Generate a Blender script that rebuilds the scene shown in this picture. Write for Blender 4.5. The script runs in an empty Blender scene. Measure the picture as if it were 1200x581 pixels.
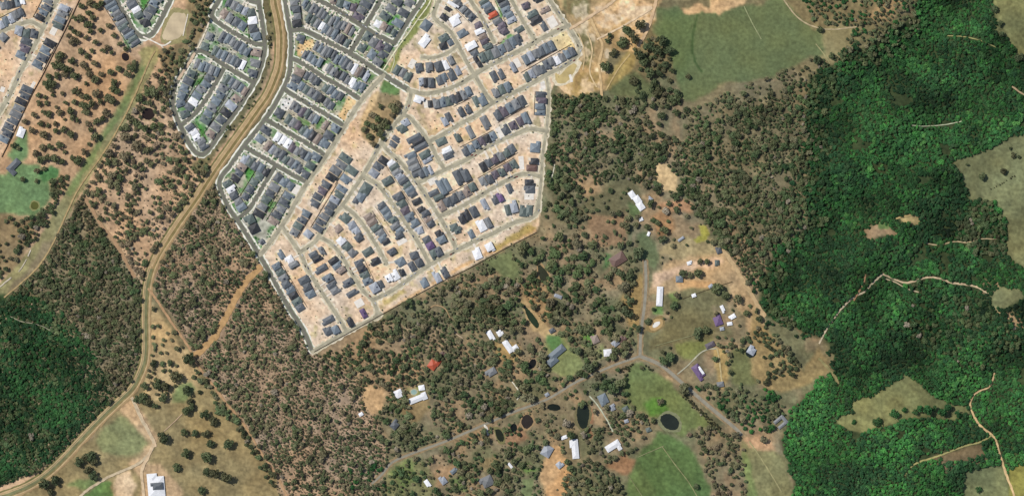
import bpy, math, random
import numpy as np
random.seed(7)
rng = np.random.default_rng(11)
D = bpy.data
scene = bpy.context.scene
COL = scene.collection

# ------------------------------------------------------------------ camera, sky, sun, exposure
S = 1.6                                   # metres per map unit
CX, CY = 600.0, 290.5                     # map point below the camera
ALT = 8000.0
cam = D.cameras.new('camera')
cam.lens_unit = 'FOV'
cam.sensor_fit = 'HORIZONTAL'
cam.angle = 2 * math.atan(600 * S / ALT)
cam.clip_start = 100.0
cam.clip_end = 60000.0
cam_o = D.objects.new('camera', cam)
cam_o.location = (0, 0, ALT)
COL.objects.link(cam_o)
scene.camera = cam_o

SUN_EL, SUN_AZ = math.radians(55), math.radians(-60)     # azimuth from +Y, clockwise positive
world = D.worlds.new('World')
scene.world = world
world.use_nodes = True
wn = world.node_tree
wn.nodes.clear()
sky = wn.nodes.new('ShaderNodeTexSky')
sky.sky_type = 'NISHITA'
sky.sun_disc = False
sky.sun_elevation = SUN_EL
sky.sun_rotation = SUN_AZ
bg = wn.nodes.new('ShaderNodeBackground')
bg.inputs['Strength'].default_value = 0.10
wo = wn.nodes.new('ShaderNodeOutputWorld')
wn.links.new(sky.outputs[0], bg.inputs[0])
wn.links.new(bg.outputs[0], wo.inputs[0])
sun = D.lights.new('sun', 'SUN')
sun.energy = 4.2
sun.angle = math.radians(0.5)
sun.color = (1.0, 0.965, 0.915)
sun_o = D.objects.new('sun', sun)
COL.objects.link(sun_o)
sun_o.rotation_euler = (math.pi / 2 - SUN_EL, 0, math.pi - SUN_AZ)
sun_o.location = (-600, 400, 900)
vs = scene.view_settings
vs.view_transform = 'Standard'
vs.look = 'None'
vs.gamma = 1.0
vs.use_curve_mapping = False
vs.exposure = 0.6
K = 0.425                                  # display colour -> surface albedo under this light

# ------------------------------------------------------------------ helpers
def lin(c):
    c = c / 255.0
    return c / 12.92 if c <= 0.04045 else ((c + 0.055) / 1.055) ** 2.4
def C(r, g, b):
    return (lin(r) * K, lin(g) * K, lin(b) * K, 1.0)

M = 90                                    # map margin around the frame
RW, RH = 1200 + 2 * M, 581 + 2 * M
GX, GY = np.meshgrid(np.arange(RW) - M + 0.5, np.arange(RH) - M + 0.5)

def vnoise(scale, seed, octaves=3):
    r = np.random.default_rng(seed)
    out = np.zeros((RH, RW)); amp = 1.0; tot = 0
    for o in range(octaves):
        s = max(scale / 2 ** o, 1.0)
        gw, gh = int(RW / s) + 3, int(RH / s) + 3
        g = r.random((gh, gw))
        x = np.arange(RW) / s; y = np.arange(RH) / s
        xi = x.astype(int); yi = y.astype(int)
        fx = x - xi; fy = y - yi
        fx = fx * fx * (3 - 2 * fx); fy = fy * fy * (3 - 2 * fy)
        a = g[yi][:, xi]; b = g[yi][:, xi + 1]; c = g[yi + 1][:, xi]; d = g[yi + 1][:, xi + 1]
        out += amp * ((a * (1 - fx) + b * fx) * (1 - fy)[:, None] + (c * (1 - fx) + d * fx) * fy[:, None])
        tot += amp; amp *= 0.55
    return out / tot

WX = (vnoise(14, 91, 4) - .5) * 12            # wobble of region borders
WY = (vnoise(14, 92, 4) - .5) * 12
def pmask(pts, wob=1.0):
    full = np.zeros((RH, RW), bool)
    px_ = [p[0] for p in pts]; py_ = [p[1] for p in pts]
    a0 = int(np.clip(min(px_) + M - 8, 0, RW - 1)); a1 = int(np.clip(max(px_) + M + 9, 1, RW))
    b0 = int(np.clip(min(py_) + M - 8, 0, RH - 1)); b1 = int(np.clip(max(py_) + M + 9, 1, RH))
    w_ = (slice(b0, b1), slice(a0, a1))
    X = GX[w_] + WX[w_] * wob; Y = GY[w_] + WY[w_] * wob
    m = np.zeros(X.shape, bool)
    n = len(pts)
    for i in range(n):
        x0, y0 = pts[i]; x1, y1 = pts[(i + 1) % n]
        if y0 == y1: continue
        c = (y0 > Y) != (y1 > Y)
        m ^= c & (X < (x1 - x0) * (Y - y0) / (y1 - y0) + x0)
    full[w_] = m
    return full
def seg_dist(pts):
    """distance to a line, exact near it (within about 12 units)"""
    d = np.full((RH, RW), 1e9)
    for (x0, y0), (x1, y1) in zip(pts[:-1], pts[1:]):
        dx, dy = x1 - x0, y1 - y0
        a0 = int(np.clip(min(x0, x1) + M - 12, 0, RW - 1)); a1 = int(np.clip(max(x0, x1) + M + 13, 1, RW))
        b0 = int(np.clip(min(y0, y1) + M - 12, 0, RH - 1)); b1 = int(np.clip(max(y0, y1) + M + 13, 1, RH))
        w_ = (slice(b0, b1), slice(a0, a1))
        L = dx * dx + dy * dy + 1e-9
        t = np.clip(((GX[w_] - x0) * dx + (GY[w_] - y0) * dy) / L, 0, 1)
        d[w_] = np.minimum(d[w_], (GX[w_] - x0 - t * dx) ** 2 + (GY[w_] - y0 - t * dy) ** 2)
    return np.sqrt(d)
def blur(a, n=1):
    a = a.astype(float)
    for _ in range(n):
        p = np.pad(a, 1, mode='edge')
        a = (p[:-2, 1:-1] + p[2:, 1:-1] + p[1:-1, :-2] + p[1:-1, 2:] + 2 * p[1:-1, 1:-1]) / 6
    return a
def sm(x, a, b):
    t = np.clip((x - a) / (b - a), 0, 1)
    return t * t * (3 - 2 * t)

# terrain: flat under the estates, rolling ridges and gullies under the eastern forest
def hgt(px, py):
    px = np.asarray(px, float); py = np.asarray(py, float)
    e = sm(px, 880, 1010)
    f = (9 * np.sin(px / 31.0 + 1.3 * np.sin(py / 47.0)) + 8 * np.sin(py / 27.0 + 0.9 * np.sin(px / 39.0) + 1.0)
         + 5 * np.sin((px + py) / 19.0 + 2.0))
    w = sm(90 - px, 0, 70) * sm(py, 330, 400)
    g = 5 * np.sin(px / 17.0 + py / 31.0) + 4 * np.sin(py / 19.0)
    far = np.clip((np.hypot(px - CX, py - CY) - 900) / 600, 0, 1)
    return (e * f + w * g) * (1 - far)
def Wp(px, py, z=0.0):
    h = float(hgt(px, py)) if (px > 880 or (px < 90 and py > 330)) else 0.0
    return ((px - CX) * S, (CY - py) * S, h + z)

def new_mat(name, col, rough=0.9, spec=0.2, var=0.12, scale=0.5, objrand=0.0, detail=3.0, metal=0.0, attr=None):
    m = D.materials.new(name); m.use_nodes = True
    nt = m.node_tree; n = nt.nodes; n.clear()
    out = n.new('ShaderNodeOutputMaterial'); bs = n.new('ShaderNodeBsdfPrincipled')
    bs.inputs['Roughness'].default_value = rough
    bs.inputs['Specular IOR Level'].default_value = spec
    bs.inputs['Metallic'].default_value = metal
    nt.links.new(bs.outputs[0], out.inputs[0])
    tc = n.new('ShaderNodeNewGeometry')
    nz = n.new('ShaderNodeTexNoise'); nz.inputs['Scale'].default_value = scale
    nz.inputs['Detail'].default_value = detail
    nt.links.new(tc.outputs['Position'], nz.inputs['Vector'])
    mr = n.new('ShaderNodeMapRange')
    mr.inputs['From Min'].default_value = 0.3; mr.inputs['From Max'].default_value = 0.7
    mr.inputs['To Min'].default_value = 1 - var; mr.inputs['To Max'].default_value = 1 + var
    nt.links.new(nz.outputs['Fac'], mr.inputs['Value'])
    val = mr.outputs[0]
    if objrand:
        oi = n.new('ShaderNodeObjectInfo')
        m2 = n.new('ShaderNodeMapRange')
        m2.inputs['To Min'].default_value = 1 - objrand; m2.inputs['To Max'].default_value = 1 + objrand
        nt.links.new(oi.outputs['Random'], m2.inputs['Value'])
        mm = n.new('ShaderNodeMath'); mm.operation = 'MULTIPLY'
        nt.links.new(val, mm.inputs[0]); nt.links.new(m2.outputs[0], mm.inputs[1])
        val = mm.outputs[0]
    vm = n.new('ShaderNodeVectorMath'); vm.operation = 'SCALE'
    if attr is None:
        vm.inputs[0].default_value = col[:3]
    elif attr == 'OBJCOLOR':
        oi2 = n.new('ShaderNodeObjectInfo'); nt.links.new(oi2.outputs['Color'], vm.inputs[0])
    else:
        at = n.new('ShaderNodeAttribute'); at.attribute_name = attr[0]; at.attribute_type = attr[1]
        nt.links.new(at.outputs['Vector'], vm.inputs[0])
    nt.links.new(val, vm.inputs['Scale'])
    nt.links.new(vm.outputs[0], bs.inputs['Base Color'])
    return m

def mesh_obj(name, verts, faces, mat, parent=None, smooth=False):
    me = D.meshes.new(name)
    me.from_pydata(verts, [], faces)
    if mat: me.materials.append(mat)
    o = D.objects.new(name, me)
    COL.objects.link(o)
    if parent is not None: o.parent = parent
    return o
def tag(o, label=None, cat=None, group=None, kind=None):
    if label: o['label'] = label
    if cat: o['category'] = cat
    if group: o['group'] = group
    if kind: o['kind'] = kind
    return o

# ------------------------------------------------------------------ map data: streets (px, py)
def road(pts, w, kind): return dict(p=pts, w=w, k=kind)
ROADS = [
 # older estates: dark asphalt with pale kerbs
 road([(137,-30),(137,0),(146,16),(154,32),(162,41),(170,43.5),(178,40),(186,28),(199,2),(215,-30)],4.6,'o'),
 road([(302,-30),(303,0),(307,25),(310,48),(309.5,62),(305,80),(297,98),(282,122),(261,152),(246,173),(238,181),(230,179),(222,169),(212,149),(208,141)],4.6,'o'),
 road([(208,141),(203,124),(204,106),(208,95),(227,64),(233,60),(240,61),(265,78),(294,95),(298,97)],4.4,'o'),
 road([(270,-30),(257,0),(248,18),(262,31),(280,42),(297,51),(309,52.5)],4.4,'o'),
 road([(262,81),(245,111),(233,128),(222,139),(212,147)],4.2,'o'),
 road([(276,-10),(290,0),(303,4)],4,'o'),
 road([(332,-30),(334,0),(338,25),(341,42),(341,62),(339,86),(332,104),(320,126),(303,150),(286,171),(270,194),(260,206),(257,216),(261,228),(269,245),(283,265),(301,294),(318,323),(339,361),(354,384),(366,411)],4.2,'o'),
 road([(341,36),(354,35),(366,40),(385,50),(407,61),(430,75),(450,88),(468,99),(478,105)],4.6,'o'),
 road([(478,105),(486,108),(500,110),(520,106),(540,98),(565,82),(590,69),(608,60),(630,48),(645,40),(660,33),(667,30)],4.6,'n'),
 road([(335,-18),(372,0),(395,12),(425,31),(443,42),(462,51)],4.4,'o'),
 road([(458,-25),(446,0),(434,21),(418,49),(410,62)],4.4,'o'),
 road([(462,51),(470,38),(480,22),(495,0),(512,-28)],4.4,'o'),
 road([(341,69),(348,71),(360,78),(380,91),(400,102),(423,117)],4.2,'o'),
 road([(332,104),(346,113),(370,127),(390,139),(404,148)],4.2,'o'),
 road([(311,140),(325,148),(340,157),(365,171),(382,183)],4.2,'o'),
 road([(286,171),(295,177),(318,190),(340,203),(360,214)],4.2,'o'),
 road([(323,194),(312,212),(299,234),(290,247),(278,257)],4.2,'o'),
 # new estate: paler, dusty streets
 road([(450,88),(424,117),(404,148),(382,183),(360,214),(335,257),(312,290),(304,299)],4.6,'n'),
 road([(482,107),(479,121),(472,135),(461,148),(448,165),(440,180),(425,206),(403,238),(388,255),(375,275),(367,285),(352,295)],4.2,'n'),
 road([(331,266),(344,285),(352,297),(362,318),(381,348),(396,371),(406,388)],4.0,'n'),
 road([(402,241),(415,251),(426,264),(438,282),(446,296),(453,309)],4.2,'n'),
 road([(372,277),(385,283),(398,296),(411,318),(425,340),(437,352),(442,366),(439,373)],4.0,'n'),
 road([(366,412),(388,399),(406,389),(440,372),(446,367)],4.0,'n'),
 road([(437,351),(460,340),(487,321),(504,310),(533,294),(560,281),(576,274),(602,261),(620,256),(629,249),(631,236)],4.4,'n'),
 road([(425,206),(444,218),(460,239),(475,261),(490,284),(504,310)],4.4,'n'),
 road([(447,167),(455,177),(470,191),(483,207),(495,223),(508,243),(522,266),(533,288),(534,293)],4.4,'n'),
 road([(472,135),(480,138),(490,149),(503,167),(511,182),(521,199)],4.2,'n'),
 road([(492,213),(521,199),(545,188),(568,174),(590,163),(610,155),(620,151),(642,154)],4.4,'n'),
 road([(503,166),(520,157),(540,145),(560,134),(577,121),(610,105),(625,97),(640,88),(660,78),(674,68),(679,56),(670,38),(662,27),(645,2),(628,-28)],4.4,'n'),
 road([(579,121),(571,113),(563,100),(556,88),(548,75),(538,55),(528,38),(515,27),(508,19),(512,6),(524,-15)],4.2,'n'),
 road([(537,-25),(552,2),(563,18),(572,35),(579,50)],4.0,'n'),
 road([(586,-25),(603,7),(613,25),(626,46),(628,48)],4.0,'n'),
 road([(537,53),(525,62),(508,68),(494,67)],3.4,'n'),
 road([(640,90),(643,110),(641,147),(636,181),(634,212),(632,232),(630,246)],3.0,'n'),
 road([(515,253),(535,245),(560,231),(580,219),(605,206),(620,204),(634,207)],4.4,'n'),
 # small estate in the upper left corner
 road([(85,-35),(67,0),(58,18),(49,36),(38,58),(30,73),(22,88),(12,110),(0,131),(-25,175)],4.4,'n'),
 road([(50,33),(38,26),(28,27),(14,32),(-20,45)],4.0,'n'),
 # rural roads
 road([(436,566),(447,556),(460,541),(488,529),(524,516),(568,497),(600,483),(640,468),(672,449),(700,436),(724,426),(750,417)],3.5,'r'),
 road([(750,417),(775,428),(800,449),(830,475),(860,500),(869,509)],4.8,'r'),
 road([(750,417),(751,390),(755,360),(757,330),(756,306)],4.2,'r'),
]
CORR = [(320,-40),(321,0),(325,20),(328,40),(328,58),(327,75),(322,92),(313,112),(300,131),(280,159),(262,184),(246,207),(230,232),(213,256),(199,277),(183,303),(175,325),(172,345),(171,370),(171,412),(167,432),(156,454),(140,470),(120,489),(98,512),(66,546),(40,566),(10,579),(-40,595)]
TRACKS = [   # points, width, colour, name
 ([(174,338),(184,352),(200,376),(222,408),(232,428),(248,449),(266,473),(286,497),(304,527),(322,553),(332,572),(345,600)],2.6,(196,158,118)),
 ([(305,313),(296,322),(286,333),(275,352),(262,376),(252,394),(240,406),(229,415)],7.5,(201,162,112)),
 ([(100,232),(108,246),(118,263),(128,276),(140,292),(150,311),(158,324)],4.0,(188,154,118)),
 ([(960,402),(965,392),(972,380),(985,362),(1000,348),(1012,342),(1018,336),(1026,328),(1034,321)],2.0,(214,196,162)),
 ([(1034,321),(1046,326),(1060,331),(1072,329),(1085,325),(1100,326),(1115,331),(1130,333),(1145,336),(1158,344)],2.3,(208,186,150)),
 ([(1036,326),(1050,331),(1062,338),(1076,342)],1.4,(196,180,146)),
 ([(1143,462),(1140,468),(1138,474),(1141,484),(1147,496),(1158,506),(1166,513),(1170,525),(1176,545),(1180,558),(1188,581),(1192,610)],2.5,(220,188,138)),
 ([(1143,462),(1152,457),(1160,454),(1164,446),(1166,437)],1.7,(210,180,135)),
 ([(1162,510),(1150,517),(1130,522),(1108,530),(1092,536),(1078,540),(1068,546),(1060,556)],2.0,(178,170,112)),
 ([(905,-25),(920,2),(936,22),(955,32),(975,35),(1004,32)],1.6,(190,172,135)),
 ([(956,52),(964,62),(972,74)],1.2,(165,160,115)),
 ([(847,293),(857,306),(868,324),(878,340),(886,354),(896,370)],4.4,(205,176,132)),
 ([(872,8),(882,28),(892,46)],1.2,(160,165,120)),
 ([(776,523),(792,545),(808,566),(822,590)],1.1,(150,150,105)),
 ([(748,535),(764,528),(778,522)],1.0,(145,145,105)),
 ([(878,517),(890,534),(904,556),(916,576)],1.3,(172,165,118)),
 ([(691,464),(700,474),(706,483),(713,495),(718,505)],1.5,(205,208,180)),
 ([(568,498),(571,503),(572,509)],2.6,(240,232,215)),
 ([(600,447),(606,455),(609,462),(606,468)],1.3,(235,228,205)),
 ([(794,438),(806,428),(820,414),(830,409),(840,408)],1.6,(190,186,160)),
 ([(840,408),(843,422),(845,440),(846,447)],1.8,(205,185,135)),
 ([(168,43.5),(174,46),(181,49.5),(190,53.5),(196,52),(200,49)],1.7,(250,240,222)),
 ([(187,52),(192,57)],1.2,(244,232,212)),
 ([(220,17),(219,23),(217,31),(214.5,42)],1.2,(244,232,212)),
 ([(505,-20),(504,2),(491,21),(480,37),(466,56),(449,82)],1.3,(244,238,200)),
 ([(509,-15),(509,6),(502,18),(496,23),(490,23.5)],1.1,(238,234,190)),
 ([(461,62),(462,72),(458,85)],1.0,(232,228,190)),
 ([(246,22),(243,32),(236,48),(231,58)],1.6,(244,230,205)),
 ([(228,63),(218,80),(209,93)],3.0,(226,200,170)),
 ([(705,112),(704,95),(702,75),(706,55),(700,40),(692,22)],3.0,(222,190,140)),
 ([(688,38),(694,58),(691,84),(699,102)],1.6,(232,204,156)),
 ([(678,40),(685,60),(683,82)],1.2,(222,194,146)),
 ([(700,46),(720,36),(745,22),(764,10)],2.0,(240,212,174)),
 ([(738,64),(724,82),(710,106)],1.6,(206,180,126)),
 ([(668,34),(685,24),(700,14),(716,4),(730,-10)],3.2,(226,196,158)),
 ([(748,55),(757,38),(764,20),(769,0),(772,-20)],3.6,(226,192,150)),
 ([(650,193),(648,203),(644,214)],1.2,(240,236,210)),
 ([(155,466),(164,486),(174,504),(182,522)],4.0,(228,200,164)),
 ([(768,405),(800,396),(836,386)],.8,(156,154,112)),
 ([(800,350),(830,339),(858,330)],.7,(96,84,60)),
 ([(736,556),(748,574),(760,592)],.8,(140,142,98)),
 ([(213,485),(205,493),(192,505)],1.0,(214,184,150)),
 ([(155,466),(165,490),(174,505),(180,520),(172,534),(158,545),(130,557),(105,572),(90,585)],3.0,(214,194,160)),
 ([(180,520),(172,538),(166,552),(168,575),(170,600)],3.6,(226,198,160)),
 ([(5,348),(22,334),(45,312),(62,285),(78,250),(90,225),(103,205),(122,178),(140,148),(158,112),(176,70),(182,60)],1.8,(190,165,118)),
 ([(0,336),(7,330),(13,325)],1.6,(206,194,170)),
 ([(22,318),(27,311),(31,304)],1.3,(206,194,170)),
 ([(33,300),(36,293)],1.2,(222,210,190)),
 ([(12,370),(24,376),(40,379),(52,383),(66,392)],1.0,(165,160,135)),
 ([(500,364),(508,358),(518,359),(524,365),(528,374)],1.2,(190,160,120)),
 ([(528,382),(534,390),(542,396)],1.2,(205,180,150)),
 ([(1000,352),(1012,330),(1013,322)],2.0,(190,150,110)),
 ([(1050,256),(1070,252),(1085,256)],1.6,(200,175,120)),
 ([(1082,284),(1100,287),(1120,283),(1135,284),(1150,280),(1168,280)],1.3,(200,180,140)),
 ([(1068,147),(1085,148),(1108,146),(1128,142)],1.1,(190,195,160)),
 ([(1110,42),(1125,43),(1140,46),(1155,51),(1166,56)],1.2,(165,160,105)),
 ([(1186,102),(1194,108),(1205,114)],2.0,(190,165,130)),
 ([(960,420),(975,436),(982,449)],3.0,(150,140,95)),
]

# ------------------------------------------------------------------ ground colour map (albedo of soil, grass, sand)
G = np.zeros((RH, RW, 3))
def fill(pts, col, soft=2, wob=1.0, amount=1.0, mask=None):
    m = pmask(pts, wob) if mask is None else mask
    if soft > 2: soft += 3
    yy, xx = np.nonzero(m.any(1))[0], np.nonzero(m.any(0))[0]
    if len(yy) == 0: return
    w_ = (slice(max(0, yy[0] - 10), yy[-1] + 11), slice(max(0, xx[0] - 10), xx[-1] + 11))
    a = blur(m[w_], soft)[..., None] * amount
    G[w_] = G[w_] * (1 - a) + np.array(col, float) * a
G[:] = (136, 124, 90)
n1 = vnoise(40, 1); n2 = vnoise(13, 2); n3 = vnoise(5, 3)
# woodlands and dry grass on the left
WEST = [(-90,-90),(330,-90),(330,60),(300,130),(230,232),(185,300),(176,340),(176,420),(140,475),(60,555),(-90,620)]
fill(WEST, (206,172,136), 4)
fill([(60,140),(130,60),(170,70),(110,190),(60,240),(0,240),(0,160)], (204,164,122), 8, 1, .7)
fill([(0,205),(20,190),(44,192),(58,210),(60,235),(40,252),(10,250),(-90,260),(-90,190)], (120,146,96), 3)
fill([(8,180),(24,150),(34,155),(32,180),(20,200)], (118,146,98), 3)
fill([(44,200),(58,192),(68,196),(66,208),(52,216)], (96,140,84), 2)
fill([(-90,250),(20,250),(42,258),(30,300),(10,320),(-90,360)], (150,130,96), 4)
fill([(182,52),(190,62),(158,118),(132,166),(106,206),(94,226),(70,262),(40,306),(0,352),(-90,450),(-90,400),(-5,338),(30,300),(60,262),(82,222),(94,204),(118,160),(142,118),(165,70)], (152,146,98), 2, .5)
fill([(150,112),(160,112),(126,170),(104,204),(96,202),(118,164)], (118,138,84), 2, 1.0, .8)
EASE = [(0,346),(26,318),(50,288),(66,262),(84,228),(100,202),(122,166),(140,138),(158,106),(176,70)]
fill(None, (160,152,106), 2, mask=(seg_dist(EASE) + WX * .4) < 8.5)
fill(None, (122,140,86), 2, 1, .8, mask=(seg_dist([(p[0] - 3, p[1] - 1) for p in EASE[4:]]) + WX * .5) < 3.2)
fill([(158,60),(180,50),(190,62),(170,78)], (176,164,110), 2)
fill([(100,228),(170,340),(170,420),(140,470),(60,545),(-90,600),(-90,440),(0,352),(60,280)], (148,134,104), 4)
fill([(-90,365),(10,345),(45,350),(75,385),(88,430),(110,455),(100,490),(60,535),(0,568),(-90,600)], (62,84,48), 8)
MIDW = [(252,212),(262,232),(300,300),(330,345),(366,414),(420,440),(440,470),(455,530),(440,670),(345,670),(322,555),(286,500),(262,470),(225,410),(185,350),(180,320),(200,285),(230,240)]
fill(MIDW, (180,154,126), 4)
fill([(200,400),(230,430),(262,472),(290,512),(325,560),(340,670),(-90,670),(-90,610),(60,556),(120,495),(160,462),(175,430),(178,400)], (160,142,100), 4)
fill([(176,350),(200,390),(230,425),(236,450),(200,470),(165,462),(174,430)], (204,176,128), 4)
fill([(150,480),(164,498),(172,520),(150,535),(120,530),(110,515),(130,495)], (148,148,100), 4)
fill([(205,455),(222,445),(230,458),(215,470),(200,470)], (136,148,96), 3)
fill([(130,470),(160,468),(185,512),(172,540),(190,545),(215,575),(215,610),(165,610),(165,560),(150,545),(176,520)], (214,178,134), 4)
fill([(135,556),(150,552),(158,570),(150,600),(132,600)], (236,206,166), 3)
fill([(95,582),(118,565),(132,562),(132,600),(90,610)], (110,136,76), 2)
fill([(80,565),(110,558),(115,570),(95,575)], (128,142,88), 3)
# rural blocks in the middle and below
RUR = [(640,100),(700,108),(780,90),(830,118),(930,80),(945,95),(945,330),(900,372),(960,400),(975,440),(940,470),(915,510),(935,590),(935,670),(440,670),(455,530),(430,450),(370,412),(444,370),(630,272)]
fill(RUR, (144,132,102), 5)
rm = pmask(RUR); q_ = vnoise(30, 71, 3); t_ = np.clip((q_ - .52) * 9, 0, 1) * rm
G[:] = G * (1 - .8 * t_[..., None]) + np.array((118,120,88)) * .8 * t_[..., None]
t_ = np.clip((.44 - q_) * 9, 0, 1) * rm
G[:] = G * (1 - .7 * t_[..., None]) + np.array((178,148,112)) * .7 * t_[..., None]
fill([(370,412),(444,372),(480,380),(500,430),(470,470),(430,470),(410,440)], (176,148,114), 6, 1, .8)
fill([(430,450),(450,455),(452,480),(436,486),(425,472)], (212,176,130), 3)
fill([(470,460),(500,462),(505,480),(488,498),(470,480)], (160,138,98), 4)
fill([(566,305),(600,292),(612,320),(602,336),(585,320)], (124,132,88), 3)
fill([(600,335),(640,330),(650,360),(640,390),(615,360)], (170,140,100), 4)
fill([(608,352),(614,350),(640,380),(650,392),(645,400),(622,386)], (196,166,118), 2, .5)
fill([(640,395),(660,392),(672,410),(690,430),(672,440),(655,440),(640,430)], (140,146,94), 3)
fill([(640,393),(655,393),(660,402),(645,410)], (104,142,84), 3)
fill([(740,330),(755,320),(752,390),(735,380),(728,350)], (166,140,92), 5)
fill([(762,330),(770,318),(800,295),(840,285),(850,300),(870,330),(890,355),(900,380),(880,390),(860,350),(830,340),(790,345),(760,350)], (196,166,124), 3)
fill([(762,322),(800,312),(840,300),(846,308),(800,322),(765,338)], (224,190,156), 3)
fill([(790,328),(830,330),(850,340),(840,350),(800,345)], (214,170,118), 4)
fill([(770,296),(800,275),(836,280),(842,296),(800,304)], (176,158,116), 4)
fill([(776,350),(800,340),(850,335),(856,350),(838,362),(836,395),(815,400),(780,404),(760,412),(758,396),(770,390),(786,372)], (128,122,86), 3)
fill([(790,405),(835,395),(836,405),(812,424),(800,420)], (136,142,84), 4)
fill([(836,408),(850,405),(856,440),(846,455),(838,450)], (192,162,104), 4)
fill([(856,410),(900,410),(902,440),(880,452),(856,448)], (122,124,80), 5)
fill([(820,264),(827,264),(832,274),(828,282),(816,284),(812,280),(822,276)], (178,172,84), 1, .3)
fill([(768,190),(780,192),(798,215),(796,224),(778,224),(770,210)], (222,190,140), 3)
fill([(770,240),(800,232),(815,240),(812,252),(780,250)], (196,148,108), 4)
fill([(765,250),(785,245),(790,270),(770,280)], (176,136,96), 6)
fill([(744,275),(757,268),(766,290),(775,300),(764,318),(752,300)], (112,122,86), 4)
fill([(880,352),(905,395),(950,445),(905,458),(880,440),(880,390)], (170,146,100), 5)
fill([(900,446),(940,436),(958,405),(972,420),(978,436),(950,448),(915,458)], (160,140,96), 3)
fill([(640,200),(660,196),(680,240),(740,200),(760,240),(690,262),(650,260)], (118,114,84), 8)
fill([(690,250),(740,255),(730,290),(690,285)], (166,134,100), 6)
fill([(740,430),(752,424),(764,432),(800,466),(830,495),(800,510),(770,490),(745,482),(732,455)], (118,130,80), 3)
fill([(755,470),(775,465),(780,482),(760,488)], (98,138,62), 4)
fill([(772,505),(800,515),(822,545),(835,590),(835,670),(770,670),(740,570),(748,535)], (98,122,72), 4)
fill([(712,545),(735,530),(748,540),(735,555),(722,556)], (172,132,96), 3)
fill([(735,555),(750,540),(780,600),(760,670),(738,590)], (106,126,76), 3)
fill([(868,512),(880,512),(900,520),(920,535),(930,590),(930,670),(885,670),(872,530)], (146,140,96), 3)
fill([(868,512),(885,508),(905,516),(912,528),(895,528),(880,526)], (204,164,124), 3)
fill([(868,520),(882,545),(890,590),(878,590)], (138,150,92), 3)
fill([(640,560),(660,535),(668,560),(660,590),(640,600)], (216,170,118), 4)
fill([(628,555),(640,540),(645,520),(655,520),(662,545),(655,560),(640,570)], (212,172,124), 4)
fill([(690,470),(697,480),(694,505),(688,515),(690,490)], (176,132,98), 2)
fill([(515,545),(535,540),(525,565),(510,575),(500,560)], (180,146,108), 5)
fill([(560,545),(580,532),(585,548),(570,556)], (160,140,100), 4)
fill([(612,562),(625,560),(625,600),(610,600)], (124,134,90), 1, .3)
fill([(585,510),(612,495),(622,515),(600,525)], (170,132,98), 4)
fill([(460,545),(490,535),(510,560),(500,600),(450,600),(445,570)], (144,140,96), 6)
fill([(575,400),(608,405),(614,418),(596,428),(586,420)], (172,146,98), 3)
# estates
OLD1 = [(135,-90),(122,0),(150,58),(165,52),(200,10),(230,-60)]
OLD2 = [(250,-90),(249,16),(228,60),(205,104),(202,124),(208,144),(228,182),(240,184),(263,156),(300,100),(312,66),(311,30),(306,-90)]
OLD3 = [(334,-90),(340,40),(341,64),(332,104),(286,171),(257,208),(258,222),(283,266),(304,300),(335,257),(404,148),(450,90),(500,0),(530,-90)]
NEW = [(500,-90),(498,0),(449,84),(404,148),(360,214),(304,299),(366,411),(444,369),(514,331),(550,313),(590,291),(628,272),(632,262),(634,210),(643,150),(644,108),(655,90),(676,70),(682,55),(664,25),(645,0),(610,-90)]
UL = [(-90,-90),(100,-90),(92,0),(66,56),(40,104),(14,160),(0,185),(-90,190)]
fill(OLD1, (166,170,150), 1, .2); fill(OLD2, (166,172,152), 1, .2); fill(OLD3, (182,178,156), 1, .2)
fill(NEW, (242,214,182), 1, .2); fill(UL, (232,200,166), 1, .2)
nm = pmask(NEW, .2) | pmask(UL, .2)
sand = np.clip((n1 * .6 + n2 * .4 - .42) * 3.2, 0, 1) * nm
G[:] = G * (1 - .5 * blur(sand)[..., None]) + np.array((234,194,152)) * .5 * blur(sand)[..., None]
weeds = np.clip((vnoise(9, 44) - .62) * 7, 0, 1) * nm
G[:] = G * (1 - .55 * weeds[..., None]) + np.array((178,166,112)) * .55 * weeds[..., None]
om = pmask(OLD1, .2) | pmask(OLD2, .2) | pmask(OLD3, .2)
gr = np.clip((vnoise(7, 45, 2) - .47) * 7, 0, 1) * om
G[:] = G * (1 - .85 * gr[..., None]) + np.array((92,142,80)) * .85 * gr[..., None]
pal = np.clip((vnoise(6, 46, 2) - .6) * 7, 0, 1) * om
G[:] = G * (1 - .6 * pal[..., None]) + np.array((214,206,184)) * .6 * pal[..., None]
for p in ([(163,-4),(174,-4),(172,6),(166,8)],[(279,20),(286,18),(289,36),(281,32)],[(286,198),(297,194),(302,208),(292,214)],[(384,75),(398,80),(402,90),(390,86)],[(232,92),(242,86),(236,100),(228,108)],[(230,143),(236,146),(244,165),(238,168)],[(356,140),(364,142),(360,150),(354,148)],[(437,28),(470,15),(462,30)],[(425,50),(436,54),(430,62)],[(596,40),(612,44),(598,58),(585,52)],[(580,0),(586,4),(592,20),(586,22)]):
    fill(p, (86,146,70), 1, .5)
for p in ([(350,50),(366,46),(366,56),(356,66),(346,66)],[(404,120),(414,108),(426,116),(420,128),(406,144),(396,138)],[(436,110),(444,106),(448,120),(436,150),(420,150)]):
    fill(p, (236,202,150), 1, .5)
fill([(332,114),(346,112),(342,130),(326,128)], (252,244,232), 1, .4)
fill([(449,94),(462,100),(470,106),(466,116),(450,118),(446,104)], (112,142,84), 2, .5)
fill([(446,108),(468,112),(472,130),(456,160),(440,176),(424,160),(424,148),(436,130)], (172,150,112), 2, .5)
fill([(492,0),(508,0),(500,20),(488,40),(470,58),(464,84),(452,86),(466,58),(482,32)], (146,150,88), 1, .3)
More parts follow.
